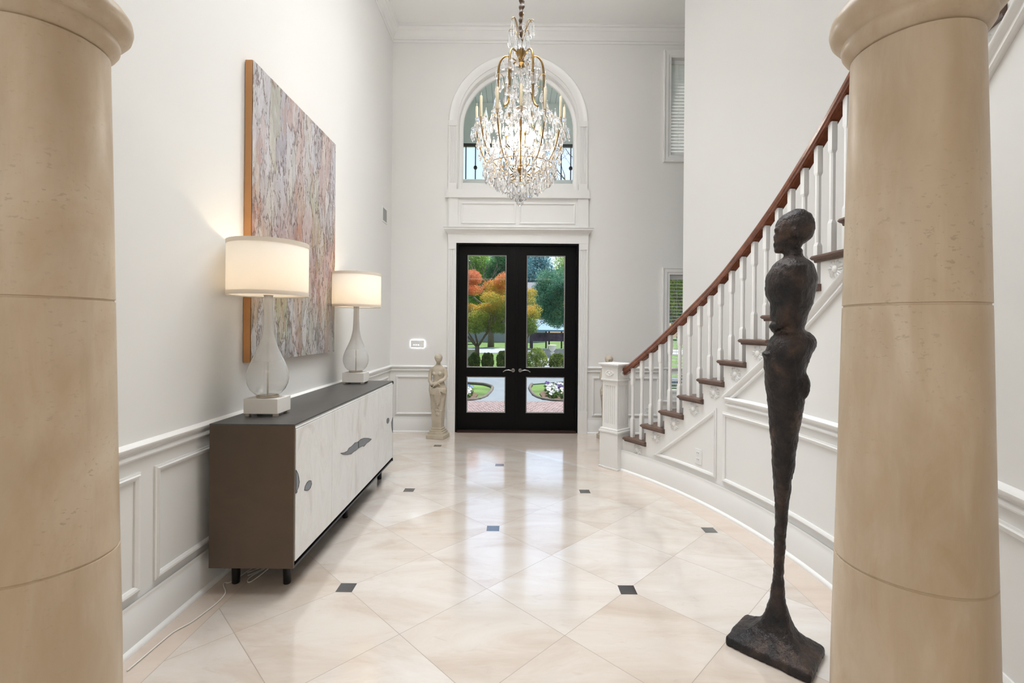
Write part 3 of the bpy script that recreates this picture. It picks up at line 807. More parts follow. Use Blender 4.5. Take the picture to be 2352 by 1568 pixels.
def table_lamp(x, y, label):
    t = thing('table_lamp', label, 'lamp', (x, y, KZ1), group='table lamps on the sideboard')
    z = KZ1+.002
    b = MB(); b.box((x, y, z+.014+.040), (.185, .150, .082)); b.build('base_block', plaster, t, bevel=.003)
    for sx in (-1, 1):
        for sy in (-1, 1):
            b = MB(); b.box((x+sx*.075, y+sy*.058, z+.006), (.022, .022, .014)); b.build('foot', champagne, t)
    z0 = z+.095
    b = MB(); b.lathe((x, y, z0), [(.055, 0), (.058, .003), (.058, .009), (.050, .012)], 32); b.build('collar', champagne, t, smooth=True)
    prof = [(.052, .010), (.070, .022), (.090, .045), (.103, .075), (.108, .105), (.106, .135), (.098, .165), (.086, .195), (.071, .228), (.056, .262),
            (.044, .295), (.035, .330), (.029, .365), (.026, .41), (.024, .46), (.023, .52), (.023, .565)]
    inner = [(max(r-.004, .004), z_) for r, z_ in prof]
    b = MB(); n = 40
    b.lathe((x, y, z0), [(.001, .011)] + prof + list(reversed(inner)) + [(.001, .015)], n, cap=True); b.build('glass_body', lamp_glass, t, smooth=2)
    b = MB(); b.lathe((x, y, z0), [(.005, .012), (.005, .60)], 10); b.build('stem', champagne, t, smooth=True)
    b = MB(); b.lathe((x, y, z0+.563), [(.026, 0), (.028, .006), (.026, .018), (.014, .024), (.014, .06), (.017, .065), (.017, .10)], 24); b.build('socket', champagne, t, smooth=True)
    b = MB(); b.ell((x, y, z0+.70), (.030, .030, .042), 16, 10); b.build('bulb', bulb_m, t, smooth=2)
    zs0, zs1 = z0+.560, z0+.855; rs_ = .205
    b = MB(); b.lathe((x, y, 0), [(rs_, zs0), (rs_, zs1), (rs_-.002, zs1), (rs_-.002, zs0)], 64, cap=False)
    b.bm.faces.ensure_lookup_table(); b.build('lamp_shade', shade_m, t, smooth=2)
    for zz in (zs0, zs1-.022):
        b = MB(); b.rings([[(x+r*math.cos(2*PI*j/64), y+r*math.sin(2*PI*j/64), q) for r, q in ((rs_-.003, zz), (rs_+.0015, zz), (rs_+.0015, zz+.022), (rs_-.003, zz+.022))] for j in range(64)], loop=True)
        b.build('shade_band', shade_m, t, smooth=True)
    b = MB()
    for a in (0, 2*PI/3, 4*PI/3): b.tube([(x, y, zs1-.02), (x+rs_*.99*math.cos(a), y+rs_*.99*math.sin(a), zs1-.02)], .002, 6)
    b.tube([(x-.03, y, z0+.60), (x-.055, y, z0+.70), (x-.03, y, zs1-.03), (x, y, zs1-.02), (x+.03, y, zs1-.03), (x+.055, y, z0+.70), (x+.03, y, z0+.60)], .0018, 6)
    b.tube([(x, y, zs1-.02), (x, y, zs1+.004)], .004, 8)
    b.build('shade_spider', champagne, t)
    b = MB(); b.ell((x, y, zs1+.014), (.014, .014, .012), 12, 8); b.build('finial', crystal_m, t, smooth=True)
    b = MB(); b.lathe((x, y, zs0+.006), [(.020, 0), (rs_-.004, 0), (rs_-.004, .002), (.020, .002)], 48, cap=False); b.build('diffuser', shade_m, t)
    l = lamp('lamp_light', 'POINT', (0, 0, z0+.70-KZ1), 6.5, (1, .80, .56), shadow_soft_size=.035); l.parent = t
table_lamp(-1.365, 2.605, 'white drum-shade lamp with clear teardrop glass base, nearer one on the sideboard')
table_lamp(-1.365, 4.06, 'white drum-shade lamp with clear teardrop glass base at the far end of the sideboard')

# ------------------------------------------------------------------ painting
def paint_mat():
    m, nt, b = new_mat('abstract_impasto'); g = G(nt)
    tc = g.n('ShaderNodeTexCoord'); sp = g.n('ShaderNodeSeparateXYZ'); nt.links.new(tc.outputs['Object'], sp.inputs[0])
    Zc = g.m('DIVIDE', sp.outputs[2], 1.77)
    def warp(scale, nscale, amt):
        nz = g.noise(g.co((1, 2.5, 1)), nscale, 4, .65, .5)
        d = g.n('ShaderNodeVectorMath', operation='ADD'); c_ = g.n('ShaderNodeVectorMath', operation='SCALE')
        g.put(c_.inputs[0], nz.outputs['Color']); c_.inputs['Scale'].default_value = amt
        g.put(d.inputs[0], g.co(scale)); g.put(d.inputs[1], c_.outputs[0]); return d.outputs[0]
    def cells(vec, scale, feature='F1'):
        v = g.n('ShaderNodeTexVoronoi'); v.feature = feature; v.inputs['Scale'].default_value = scale; g.put(v.inputs['Vector'], vec); return v
    n1 = g.noise(g.co((1, 3, 1.2)), 1.4, 4, .6, .5)
    n2 = g.noise(g.co((1, 14, 3)), 2.2, 6, .72, .9)
    wob = g.m('ADD', Zc, g.m('MULTIPLY', g.m('SUBTRACT', n1.outputs['Fac'], .5), .55))
    base = g.ramp(wob, [(.0, (.26, .26, .25)), (.14, (.30, .31, .25)), (.25, (.36, .30, .17)), (.36, (.42, .17, .10)), (.50, (.38, .20, .16)), (.60, (.40, .35, .31)), (.74, (.44, .42, .46)), (1.0, (.52, .50, .51))])
    w1 = warp((1, 8, 1.9), 3.0, 1.3); w2 = warp((1, 17, 4.2), 5.0, 1.6)
    c1 = cells(w1, 1.0); c2 = cells(w2, 1.0)
    def chan(o): q = g.n('ShaderNodeSeparateColor'); g.put(q.inputs[0], o); return q.outputs[0], q.outputs[1]
    a1, a2 = chan(c1.outputs['Color']); b1, b2 = chan(c2.outputs['Color'])
    pal1 = g.ramp(a1, [(0, (.60, .58, .64)), (.22, (.30, .28, .33)), (.38, (.62, .60, .52)), (.52, (.50, .22, .13)), (.66, (.40, .42, .22)), (.80, (.68, .66, .68)), (.92, (.56, .32, .20))], 'CONSTANT')
    pal2 = g.ramp(b1, [(0, (.72, .71, .73)), (.3, (.55, .50, .50)), (.5, (.42, .22, .15)), (.6, (.66, .64, .56)), (.8, (.36, .36, .30)), (.9, (.60, .50, .44))], 'CONSTANT')
    c = g.mix(.36, base, pal1)
    c = g.mix(g.m('MULTIPLY', g.m('GREATER_THAN', b2, .55), .42), c, pal2)
    light = g.ramp(n2.outputs['Fac'], [(.52, (0, 0, 0)), (.60, (1, 1, 1))])
    c = g.mix(g.m('MULTIPLY', light, .30), c, (.66, .65, .67))
    dark = g.ramp(n2.outputs['Fac'], [(.36, (1, 1, 1)), (.43, (0, 0, 0))])
    c = g.mix(g.m('MULTIPLY', dark, .5), c, (.22, .15, .13))
    n5 = g.noise(g.co((1, 30, 7)), 3.0, 5, .7, .5); n6 = g.noise(g.co((1, 10, 5)), 3.0, 3, .6)
    c = g.mix(g.m('MULTIPLY', g.ramp(n5.outputs['Fac'], [(.52, (0, 0, 0)), (.64, (1, 1, 1))]), .45), c, (.30, .20, .17))
    c = g.mix(g.m('MULTIPLY', g.ramp(n6.outputs['Fac'], [(.52, (0, 0, 0)), (.64, (1, 1, 1))]), .32), c, (.60, .585, .60))
    c = g.mix(.06, c, (.42, .40, .39))
    e2 = cells(w2, 1.0, 'DISTANCE_TO_EDGE'); e1 = cells(w1, 1.0, 'DISTANCE_TO_EDGE')
    crack = g.m('MAXIMUM', g.m('MULTIPLY', g.ramp(e2.outputs['Distance'], [(.0, (1, 1, 1)), (.11, (0, 0, 0))]), g.m('MULTIPLY', g.m('GREATER_THAN', n1.outputs['Fac'], .47), g.m('GREATER_THAN', n6.outputs['Fac'], .50))),
                g.m('MULTIPLY', g.ramp(e1.outputs['Distance'], [(.0, (1, 1, 1)), (.06, (0, 0, 0))]), g.m('MULTIPLY', g.m('GREATER_THAN', a2, .3), g.m('GREATER_THAN', n5.outputs['Fac'], .50))))
    c = g.mix(g.m('MULTIPLY', crack, .8), c, (.13, .065, .045))
    g.put(b.inputs['Base Color'], c); b.inputs['Roughness'].default_value = .36
    g.put(b.inputs['Normal'], g.bump(g.m('ADD', g.m('ADD', n2.outputs['Fac'], g.m('MULTIPLY', b1, .35)), g.m('MULTIPLY', crack, -.6)), .8, .010))
    return m
pt = thing('wall_painting', 'large abstract canvas of grey, rust and green vertical strokes hung above the sideboard', 'painting', (XL, 3.375, 1.133))
b = MB(); b.box((XL+.0245, 3.375, 1.133+.885), (.041, 1.272, 1.77)); b.build('wooden_edge', mat('orange_wood_edge', (.52, .25, .09), .45, var=.12, vscale=5), pt)
nx, nz_ = 40, 56
b = MB(); vs = [[b.bm.verts.new((XL+.049+.003*mnoise.noise(Vector((i*.35, j*.22, 3))), 2.7385+1.273*i/nx, 1.1325+1.771*j/nz_)) for i in range(nx+1)] for j in range(nz_+1)]
for j in range(nz_):
    for i in range(nx): b.bm.faces.new((vs[j][i], vs[j][i+1], vs[j+1][i+1], vs[j+1][i]))
cv = b.build('canvas', paint_mat(), pt, smooth=2)

# ------------------------------------------------------------------ small wall fittings
plate_m = mat('white_plastic', (.82, .82, .81), .35, var=.01)
grille_m = mat('grey_grille', (.45, .45, .44), .5, var=.05)
t = thing('wall_vent', 'small white framed grille high on the left wall near the corner', 'vent', (XL, 5.705, 2.61))
b = MB(); P = [(XL, 5.61, 2.62), (XL, 5.80, 2.62), (XL, 5.80, 2.79), (XL, 5.61, 2.79)]
b.sweep(P, [(1, 0, 0)]*4, [(0, -.009), (.006, -.009), (.008, 0), (.006, .009), (0, .009)], closed=True); b.build('vent_frame', plate_m, t)
b = MB()
for i in range(11): b.box((XL+.003, 5.705, 2.635+i*.014), (.006, .17, .006))
b.box((XL+.001, 5.705, 2.705), (.002, .17, .15)); b.build('louvers', grille_m, t)
t = thing('keypad_switch', 'white switch keypad with glowing edges on the wall left of the door', 'switch', (-1.235, YF, 1.13))
b = MB(); b.box((-1.235, YF-.014, 1.13), (.172, .010, .092)); b.build('cover_plate', plate_m, t, bevel=.002)
glow = emis('led_white', (.9, .93, 1), 7.0)
b = MB(); b.box((-1.235, YF-.0045, 1.13), (.168, .005, .088)); b.build('back_light', glow, t)
for i in range(4):
    b = MB(); b.box((-1.235-.042+i*.028, YF-.020, 1.142), (.017, .003, .020)); o = b.build('button', mat('key', (.75, .75, .76), .3), t)
    if i < 3:
        b = MB(); b.box((-1.235-.042+i*.028, YF-.020, 1.118), (.010, .003, .006)); b.build('status_light', glow, t)
def outlet(P, N, label):
    N = Vector(N).normalized(); U = Vector((0, 0, 1)); T = U.cross(N)
    t = thing('wall_outlet', label, 'outlet', P); P = Vector(P)
    def bx(c, w, h, d0, d1):
        b = MB(); cs = []
        for d in (d0, d1): cs.append([tuple(P+T*(c[0]+x*w/2)+U*(c[1]+y*h/2)+N*d) for x, y in ((-1, -1), (1, -1), (1, 1), (-1, 1))])
        return b.rings(cs)
    bx((0, 0), .072, .118, 0, .006).build('cover_plate', plate_m, t, bevel=.0015)
    for s_ in (-1, 1):
        o = bx((0, s_*.026), .036, .032, .006, .0085).build('receptacle', plate_m, t, bevel=.001)
        for q in (-1, 1): bx((q*.008, s_*.026+.003), .003, .010, .0085, .0092).build('slot', black_metal, o)
outlet(cyl(20.7, R0, .347), crad(20.7), 'white outlet inside the triangular panel below the stairs')
outlet((1.725, YF, .29), (0, -1, 0), 'white outlet on the far wall seen between the lowest balusters')

# power cord on the floor and bunched cords under the sideboard
cord_m = mat('white_cord', (.72, .69, .64), .5)
def smooth_path(P, n=8):
    P = [Vector(p) for p in P]; out = []
    for i in range(len(P)-1):
        p0 = P[max(i-1, 0)]; p1 = P[i]; p2 = P[i+1]; p3 = P[min(i+2, len(P)-1)]
        for q in range(n):
            t = q/n; out.append(.5*((2*p1)+(p2-p0)*t+(2*p0-5*p1+4*p2-p3)*t*t+(3*p1-p0-3*p2+p3)*t**3))
    return out + [P[-1]]
def fl(x, y, z=0.0):
    u = x-1180+(y-752)*.0079; v = (y-752)-(x-1180)*.0079; Y = (H-z)*F/v
    return (u*Y/F, Y, z)
P = [fl(x, y, .004) for x, y in ((292, 1540), (325, 1512), (365, 1478), (400, 1450), (440, 1428), (478, 1400), (505, 1378), (518, 1360), (514, 1345), (516, 1338))]
P += [(-1.47, 2.46, .005), (-1.44, 2.60, .005), (-1.40, 2.75, .005)]
b = MB(); b.tube(smooth_path(P), .0032, 6); tag(b.build('power_cord', cord_m, smooth=2), 'thin white cord snaking across the floor along the left baseboard', 'cord')
for i, (q, lab) in enumerate((([(-1.42, 2.52, .005), (-1.37, 2.60, .008), (-1.32, 2.72, .03), (-1.28, 2.85, .07), (-1.27, 2.95, .13)], 'white cord looping up under the sideboard behind its back leg'),
                              ([(-1.44, 2.55, .005), (-1.36, 2.63, .012), (-1.33, 2.70, .02), (-1.36, 2.62, .006), (-1.40, 2.50, .005), (-1.37, 2.46, .005), (-1.34, 2.60, .014), (-1.30, 2.80, .06), (-1.30, 2.95, .13)], 'tied bundle of white cord lying under the near end of the sideboard'))):
    b = MB(); b.tube(smooth_path(q), .003, 6); tag(b.build('lamp_cord', cord_m, smooth=2), lab, 'cord', 'cords under the sideboard')

# ------------------------------------------------------------------ bronze figure
bronze_m, nt_, b_ = new_mat('dark_bronze'); g = G(nt_)
n1 = g.noise(g.co(), 9, 5, .6, .5); n2 = g.noise(g.co((1, 1, .7)), 45, 4, .65)
g.put(b_.inputs['Base Color'], g.ramp(n1.outputs['Fac'], [(.36, (.020, .019, .020)), (.52, (.040, .031, .029)), (.66, (.085, .055, .042))]))
b_.inputs['Metallic'].default_value = .55; g.put(b_.inputs['Roughness'], g.m('ADD', .30, g.m('MULTIPLY', n2.outputs['Fac'], .22)))
g.put(b_.inputs['Normal'], g.bump(g.m('ADD', n2.outputs['Fac'], g.m('MULTIPLY', n1.outputs['Fac'], .8)), .75, .014))
FR = math.radians(-30); FX, FY = 1.128, 1.982
SC = 623.0
rows = [  # (py, xl, xr, depth half-width) measured on the silhouette
    (1262, 196, 237, .024), (1240, 198, 236, .023), (1180, 202, 237, .024), (1120, 203, 240, .026), (1060, 205, 245, .030), (1000, 205, 251, .036), (950, 203, 256, .040),
    (900, 198, 263, .046), (830, 195, 272, .052), (760, 190, 283, .060), (700, 185, 294, .066), (640, 179, 303, .074), (600, 174, 306, .080),
    (560, 171, 306, .084), (530, 168, 308, .088), (505, 167, 318, .092), (488, 172, 326, .094), (465, 180, 332, .092), (445, 188, 329, .084), (430, 198, 319, .074), (416, 212, 304, .062),
    (404, 210, 302, .062), (390, 200, 306, .072), (370, 192, 311, .086), (345, 192, 321, .100), (320, 190, 331, .112), (300, 178, 335, .122), (280, 172, 338, .130),
    (258, 175, 341, .134), (235, 180, 341, .134), (215, 188, 336, .128), (200, 196, 330, .118), (190, 206, 318, .100), (180, 222, 304, .072), (172, 234, 298, .046), (163, 238, 296, .040), (152, 230, 298, .040)]
def f2l(py, px):
    y = 470+py/1.428; x = 1640+px/1.428
    u = x-1180+(y-752)*.0079; v = (y-752)-(x-1180)*.0079
    return (u-617)/SC, H - v*1.98/F
def rings_from(rows, n=40):
    rs = []
    for py, xl, xr, d in rows:
        (a, z), (c, _) = f2l(py, xl), f2l(py, xr)
        m_, h_ = (a+c)/2, (c-a)/2
        rs.append([(m_+h_*math.cos(2*PI*j/n), d*math.sin(2*PI*j/n), z) for j in range(n)])
    return rs
b = MB(); b.rings(rings_from(rows))
# head: skull, face wedge, nose, brow, ear
def LZ(py, px): return f2l(py, px)
for py, px, r_ in ((78, 278, (.0655, .060, .076)), (84, 258, (.060, .056, .070)), (106, 240, (.041, .044, .066)), (134, 233, (.031, .033, .034)), (76, 233, (.030, .042, .034)), (118, 262, (.044, .042, .050)),
                   (107, 210, (.012, .010, .017)), (127, 210, (.011, .016, .006)), (134, 212, (.011, .015, .006)), (149, 220, (.019, .020, .013))):
    hx, hz = LZ(py, px); b.ell((hx, 0, hz), r_, 20, 12)
for s_ in (-1, 1):
    hx, hz = LZ(84, 214); b.ell((hx, s_*.022, hz), (.014, .018, .008), 10, 8)  # brow
    hx, hz = LZ(100, 272); b.ell((hx, s_*.058, hz), (.012, .010, .022), 10, 8) # ear
# upper arms fused to the torso, ending in stumps below
for s_ in (-1, 1):
    q = [LZ(205, 262), LZ(260, 256), LZ(320, 250), LZ(370, 225), LZ(402, 214)]
    b.tube([(x+.01, s_*(.098-.012*i), z) for i, (x, z) in enumerate(q)], [.046, .052, .044, .030, .016], 12)
hx, hz = LZ(455, 300); b.ell((hx, .02, hz), (.046, .085, .052), 18, 12)        # hips
hx, hz = LZ(255, 200); b.ell((hx, 0, hz), (.030, .085, .055), 18, 12)          # chest
hx, hz = LZ(402, 208); b.ell((hx, -.02, hz), (.022, .05, .026), 12, 8)
hx, hz = LZ(490, 178); b.ell((hx, 0, hz), (.020, .070, .014), 14, 8)
hx, hz = LZ(590, 306); b.ell((hx, -.02, hz), (.016, .03, .050), 10, 8)
hx, hz = LZ(540, 240); b.ell((hx, -.045, hz), (.060, .040, .09), 14, 8)
# flared foot running into the plate
def sup(ax, ay, e, rot, ox, oy, z, n=48):
    o = []
    for j in range(n):
        t = 2*PI*j/n; c_, s_ = math.cos(t), math.sin(t)
        x = ax*math.copysign(abs(c_)**(2/e), c_); y = ay*math.copysign(abs(s_)**(2/e), s_)
        o.append((ox+x*math.cos(rot)-y*math.sin(rot), oy+x*math.sin(rot)+y*math.cos(rot), z))
    return o
relr = -math.radians(45) - FR
blc = Matrix.Rotation(-FR, 3, 'Z') @ Vector((1.112-FX, 1.978-FY, 0))
rs = []
for q, z in ((1.0, .0), (1.0, .030), (.97, .037), (.90, .042), (.80, .048), (.70, .057), (.60, .068), (.50, .083), (.42, .101), (.34, .127), (.27, .162), (.21, .205), (.17, .25), (.145, .30)):
    t = (q-.145)/.855
    ax = .160*q - .002*(1-t); ay = .122*q + .004*(1-t)
    rs.append(sup(ax, ay, 2.2+22*t*t, relr, blc.x*t, blc.y*t, z))
b.rings(rs)
fig = thing('bronze_figure', 'tall slender dark bronze figure standing on a flat square base beside the right column', 'sculpture', (FX, FY, 0), FR)
fo = b.build('figure', bronze_m, fig, local=True)
rm = fo.modifiers.new('remesh', 'REMESH'); rm.mode = 'VOXEL'; rm.voxel_size = .0065; rm.use_smooth_shade = True
sm_ = fo.modifiers.new('smooth', 'SMOOTH'); sm_.iterations = 4; sm_.factor = .5
for nm, sz, stg in (('lump', .07, .010), ('rough', .018, .0055)):
    tx = bpy.data.textures.new(nm, 'CLOUDS'); tx.noise_scale = sz; tx.noise_depth = 2
    d_ = fo.modifiers.new(nm, 'DISPLACE'); d_.texture = tx; d_.strength = stg; d_.mid_level = .5; d_.texture_coords = 'LOCAL'

# ------------------------------------------------------------------ garden statues
stone_m, nt_, b_ = new_mat('cast_stone'); g = G(nt_)
n1 = g.noise(g.co(), 8, 5, .6); n2 = g.noise(g.co(), 90, 3)
g.put(b_.inputs['Base Color'], g.ramp(n1.outputs['Fac'], [(.3, (.44, .375, .285)), (.7, (.58, .51, .41))])); b_.inputs['Roughness'].default_value = .75
g.put(b_.inputs['Normal'], g.bump(n2.outputs['Fac'], .3, .003))
def herm(x, y, rz, label, mirror=1):
    t = thing('garden_statue', label, 'statue', (x, y, 0), rz, group='stone statues flanking the door')
    k = .00109; CXc = 735
    Z = lambda yc: (1312-yc)*k
    b = MB()
    for s_, z0, z1 in ((.225, 0, .052), (.20, .052, .062), (.185, .062, .082), (.160, .082, .105), (.135, .105, .130)):
        b.box((0, 0, (z0+z1)/2), (s_, s_*.92, z1-z0))
    b.build('pedestal', stone_m, t, local=True, bevel=.004)
    b = MB()
    b.box((0, 0, (.125+Z(1000))/2), (.118, .10, Z(1000)-.125), 0, 1.15)
    rows = [(1010, 662, 800, .055, 5), (950, 655, 808, .062, 4), (900, 652, 815, .066, 3), (850, 650, 824, .070, 2.5), (800, 650, 832, .072, 2.2), (765, 652, 834, .072, 2), (735, 660, 822, .068, 2),
            (700, 672, 806, .060, 2), (665, 678, 798, .056, 2), (630, 674, 800, .060, 2), (600, 668, 802, .066, 2), (570, 662, 806, .066, 2), (545, 658, 808, .060, 2), (525, 664, 800, .050, 2), (510, 684, 782, .038, 2),
            (498, 704, 764, .028, 2), (480, 711, 757, .024, 2), (455, 711, 757, .024, 2)]
    rs = []
    for yc, xl, xr, d, e in rows:
        rs.append(sup((xr-xl)/2*k, d, e, 0, ((xl+xr)/2-CXc)*k, 0, Z(yc), 32))
    b.rings(rs)
    # head turned to one side, hair bun, face
    hc = Vector(((738-CXc)*k, -.006, Z(425)))
    b.ell(hc, (.044, .050, .052), 20, 12); b.ell(hc+Vector((.012, -.026, -.018)), (.031, .028, .040), 14, 10)
    b.ell(hc+Vector((.031, -.050, -.010)), (.008, .011, .015), 8, 6); b.ell(hc+Vector((.020, -.048, .006)), (.024, .010, .006), 10, 6); b.ell(hc+Vector((.018, -.034, -.044)), (.014, .014, .010), 8, 6)
    b.ell(hc+Vector((.026, -.049, -.030)), (.011, .009, .0045), 8, 6)
    b.ell(hc+Vector((-.006, .010, .008)), (.049, .051, .048), 20, 12); b.ell(hc+Vector((-.028, .030, .008)), (.026, .026, .026), 12, 8)
    # breasts
    for s_ in (-1, 1): b.ell(((s_*32+4)*k, -.052, Z(592)), (.026, .022, .024), 12, 8)
    # arms
    V = lambda xc, yc, yy: ((xc-CXc)*k, yy, Z(yc))
    b.tube([V(668, 535, 0), V(648, 570, 0), V(638, 620, -.005), V(642, 680, -.02), V(680, 712, -.058), V(735, 700, -.078), V(760, 690, -.082)], [.024, .027, .025, .023, .021, .016, .012], 12)
    b.tube([V(800, 535, 0), V(816, 575, 0), V(828, 620, -.008), V(822, 650, -.035), V(780, 675, -.070), V(740, 705, -.088), V(722, 722, -.090)], [.024, .026, .024, .023, .020, .015, .011], 12)
    for i in range(4):
        b.tube([V(722-4*i, 716+6*i, -.088), V(708-4*i, 728+7*i, -.090), V(700-4*i, 738+7*i, -.086)], [.006, .0055, .004], 6)
        b.tube([V(756+3*i, 690+5*i, -.084), V(772+3*i, 694+5*i, -.084), V(780+3*i, 702+5*i, -.078)], [.006, .0055, .004], 6)
    # drapery: swags over the hips, hanging central fall
    for i in range(7):
        q = i/6
        b.tube([V(646, 700+90*q, -.02), V(660, 735+75*q, -.062), V(710, 762+62*q, -.084), V(762, 745+16*q, -.094), V(812, 758+40*q, -.066), V(836, 768+50*q, -.020)], .0085, 6)
    for i in range(6):
        xx = 722+i*14
        b.tube([V(760+(i-2.5)*3, 742, -.092), V(xx+4, 820, -.088), V(xx, 900-abs(i-2.5)*16, -.080), V(xx-1, 958-abs(i-2.5)*22, -.072)], [.007, .0085, .0085, .005], 8)
    b.tube([V(650, 700, -.02), V(640, 780, -.02), V(654, 860, -.015), V(660, 940, -.012)], [.018, .014, .012, .006], 8)
    b.tube([V(822, 780, -.02), V(818, 850, -.02), V(808, 910, -.015)], [.016, .012, .005], 8)
    # carved pendant on the pillar
    b.tube([V(748+24*math.cos(a_), 990+30*math.sin(a_), -.062) for a_ in [2*PI*i/16 for i in range(17)]], .004, 6)
    b.ell(V(748, 1035, -.058), (.022, .010, .026), 10, 8)
    for i in range(3): b.ell(V(736+12*i, 1000, -.062), (.006, .006, .008), 6, 5)
    if mirror < 0: b.bm.transform(Matrix.Scale(-1, 4, (1, 0, 0)))
    o = b.build('figure', stone_m, t, local=True)
    m_ = o.modifiers.new('remesh', 'REMESH'); m_.mode = 'VOXEL'; m_.voxel_size = .0042; m_.use_smooth_shade = True
    s_ = o.modifiers.new('smooth', 'SMOOTH'); s_.iterations = 2; s_.factor = .5
herm(-.915, 5.72, math.radians(-14), 'beige stone statue of a draped woman on a pillar, left of the black door')
herm(1.165, 5.72, math.radians(14), 'beige stone statue mostly hidden behind the white newel post', -1)

# ------------------------------------------------------------------ chandelier
HX, HY = .042, 3.80
ch = thing('chandelier', 'large brass and crystal chandelier with ivory candle arms hanging from a fabric-wrapped chain', 'chandelier', (HX, HY, 2.33))
def zc(yc): return H + (750-yc/3.135)*.003532
K = .001127
def P3(r, a, z): return (HX+r*math.cos(a), HY+r*math.sin(a), z)
# chain sleeve: twisted fabric
b = MB(); rs = []; z0 = zc(290); n = 16; zt = ZC-.02; m_ = 170
for i in range(m_+1):
    z = z0+(zt-z0)*i/m_; tw = z*38
    rr = .017 + .004*math.sin(z*115)
    rs.append([(HX+.004*math.cos(tw)+rr*(1+.22*math.cos(2*(2*PI*j/n)-tw))*math.cos(2*PI*j/n), HY+.004*math.sin(tw)+rr*(1+.22*math.cos(2*(2*PI*j/n)-tw))*math.sin(2*PI*j/n), z) for j in range(n)])
b.rings(rs); b.build('chain_sleeve', mat('brown_silk_sleeve', (.085, .045, .022), .5, var=.3, vscale=60, bump=.3, bscale=120), ch, smooth=2)
b = MB(); b.lathe((HX, HY, ZC-.04), [(.02, 0), (.06, .01), (.075, .03), (.075, .04)], 32); b.build('ceiling_canopy', brass_m, ch, smooth=True)
# central stem and hub
b = MB(); b.lathe((HX, HY, 0), [(.006, zc(1300)), (.008, zc(1240)), (.045, zc(1230)), (.048, zc(1215)), (.02, zc(1200)), (.010, zc(1150)), (.009, zc(500)), (.014, zc(470)), (.045, zc(462)), (.047, zc(450)), (.024, zc(440)),
                                   (.010, zc(425)), (.016, zc(400)), (.034, zc(372)), (.036, zc(358)), (.024, zc(350)), (.012, zc(340)), (.009, zc(300)), (.006, zc(275))], 28)
b.build('stem', brass_m, ch, smooth=True)
def drop_geo(b, p, L, w, n=6, tw=0.0, flat=.5):
    """cut pendant: small bead, then a faceted almond"""
    x, y, z = p; L *= 1.08; w *= 1.25
    def ring(q, r): return [(x + r*math.cos(2*PI*j/n+tw)*1.0, y + r*math.sin(2*PI*j/n+tw)*(flat if n > 4 else 1), z-q) for j in range(n)]
    b.rings([ring(0, .0008), ring(.005, .0045), ring(.010, .0008), ring(.014, .0012), ring(.014+(L-.014)*.18, w*.45), ring(.014+(L-.014)*.55, w), ring(.014+(L-.014)*.8, w*.75), ring(L, .0012)])
drops = []
# crown of hooks at the top
for k in range(8):
    a = 2*PI*k/8+.2; R_ = .118 if k % 2 else .080; zt = zc(170) if k % 2 else zc(130)
    pts = [P3(.010, a, zc(310)), P3(.024, a, zc(270)), P3(R_*.42, a, zc(215)), P3(R_*.66, a, zt-.008), P3(R_*.84, a, zt+.004), P3(R_*.98, a, zt-.006), P3(R_, a, zt-.020)]
    b = MB(); b.tube(smooth_path(pts, 4), .0030, 6); b.build('hook_arm', brass_m, ch, smooth=2)
    drops.append((P3(R_, a, zt-.02), .125, .011)); 
    drops.append((P3(.055, a+.3, zc(260)), .125, .014)); drops.append((P3(.035, a+.6, zc(285)), .09, .012))
# upper frame: six scrolled arms
for k in range(6):
    a = k*PI/3
    pts = [P3(.016, a, zc(445)), P3(.05, a, zc(425)), P3(.090, a, zc(402)+0), P3(.135, a, zc(405)), P3(.168, a, zc(440)), P3(.182, a, zc(500)), P3(.186, a, zc(600)), P3(.186, a, zc(700)), P3(.192, a, zc(770)), P3(.215, a, zc(820)), P3(.255, a, zc(850))]
    b = MB(); sp_ = smooth_path(pts, 4); b.tube(sp_, [.0045 + .0045*min(1, i/20) for i in range(len(sp_))], 8); b.build('scroll_arm', brass_m, ch, smooth=2)
    for q, (r_, y_) in enumerate(((.06, 430), (.135, 425), (.19, 500), (.192, 600), (.194, 690))):
        drops.append((P3(r_+.01, a+.06*(-1)**q, zc(y_)), .085, .013))
    # thin outer hooks with long pendants
    a2 = a+PI/6
    pts = [P3(.150, a2, zc(640)), P3(.165, a2, zc(585)), P3(.190, a2, zc(572)), P3(.215, a2, zc(580)), P3(.222, a2, zc(600))]
    b = MB(); b.tube(smooth_path(pts, 4), .0024, 6); b.build('hook_arm', brass_m, ch, smooth=2)
    drops.append((P3(.222, a2, zc(600)), .17, .012)); drops.append((P3(.12, a2, zc(520)), .13, .016)); drops.append((P3(.10, a, zc(560)), .13, .017))
# rings
def hoop(r, z, w_=.004):
    b = MB(); b.rings([[P3(r+w_*math.cos(t), 2*PI*j/48, z+w_*math.sin(t)) for t in (0, PI/3, 2*PI/3, PI, 4*PI/3, 5*PI/3)] for j in range(48)], loop=True)
    b.build('hoop', brass_m, ch, smooth=2)
hoop(.275, zc(1205), .003); hoop(.20, zc(1240), .003); hoop(.10, zc(1290), .003)
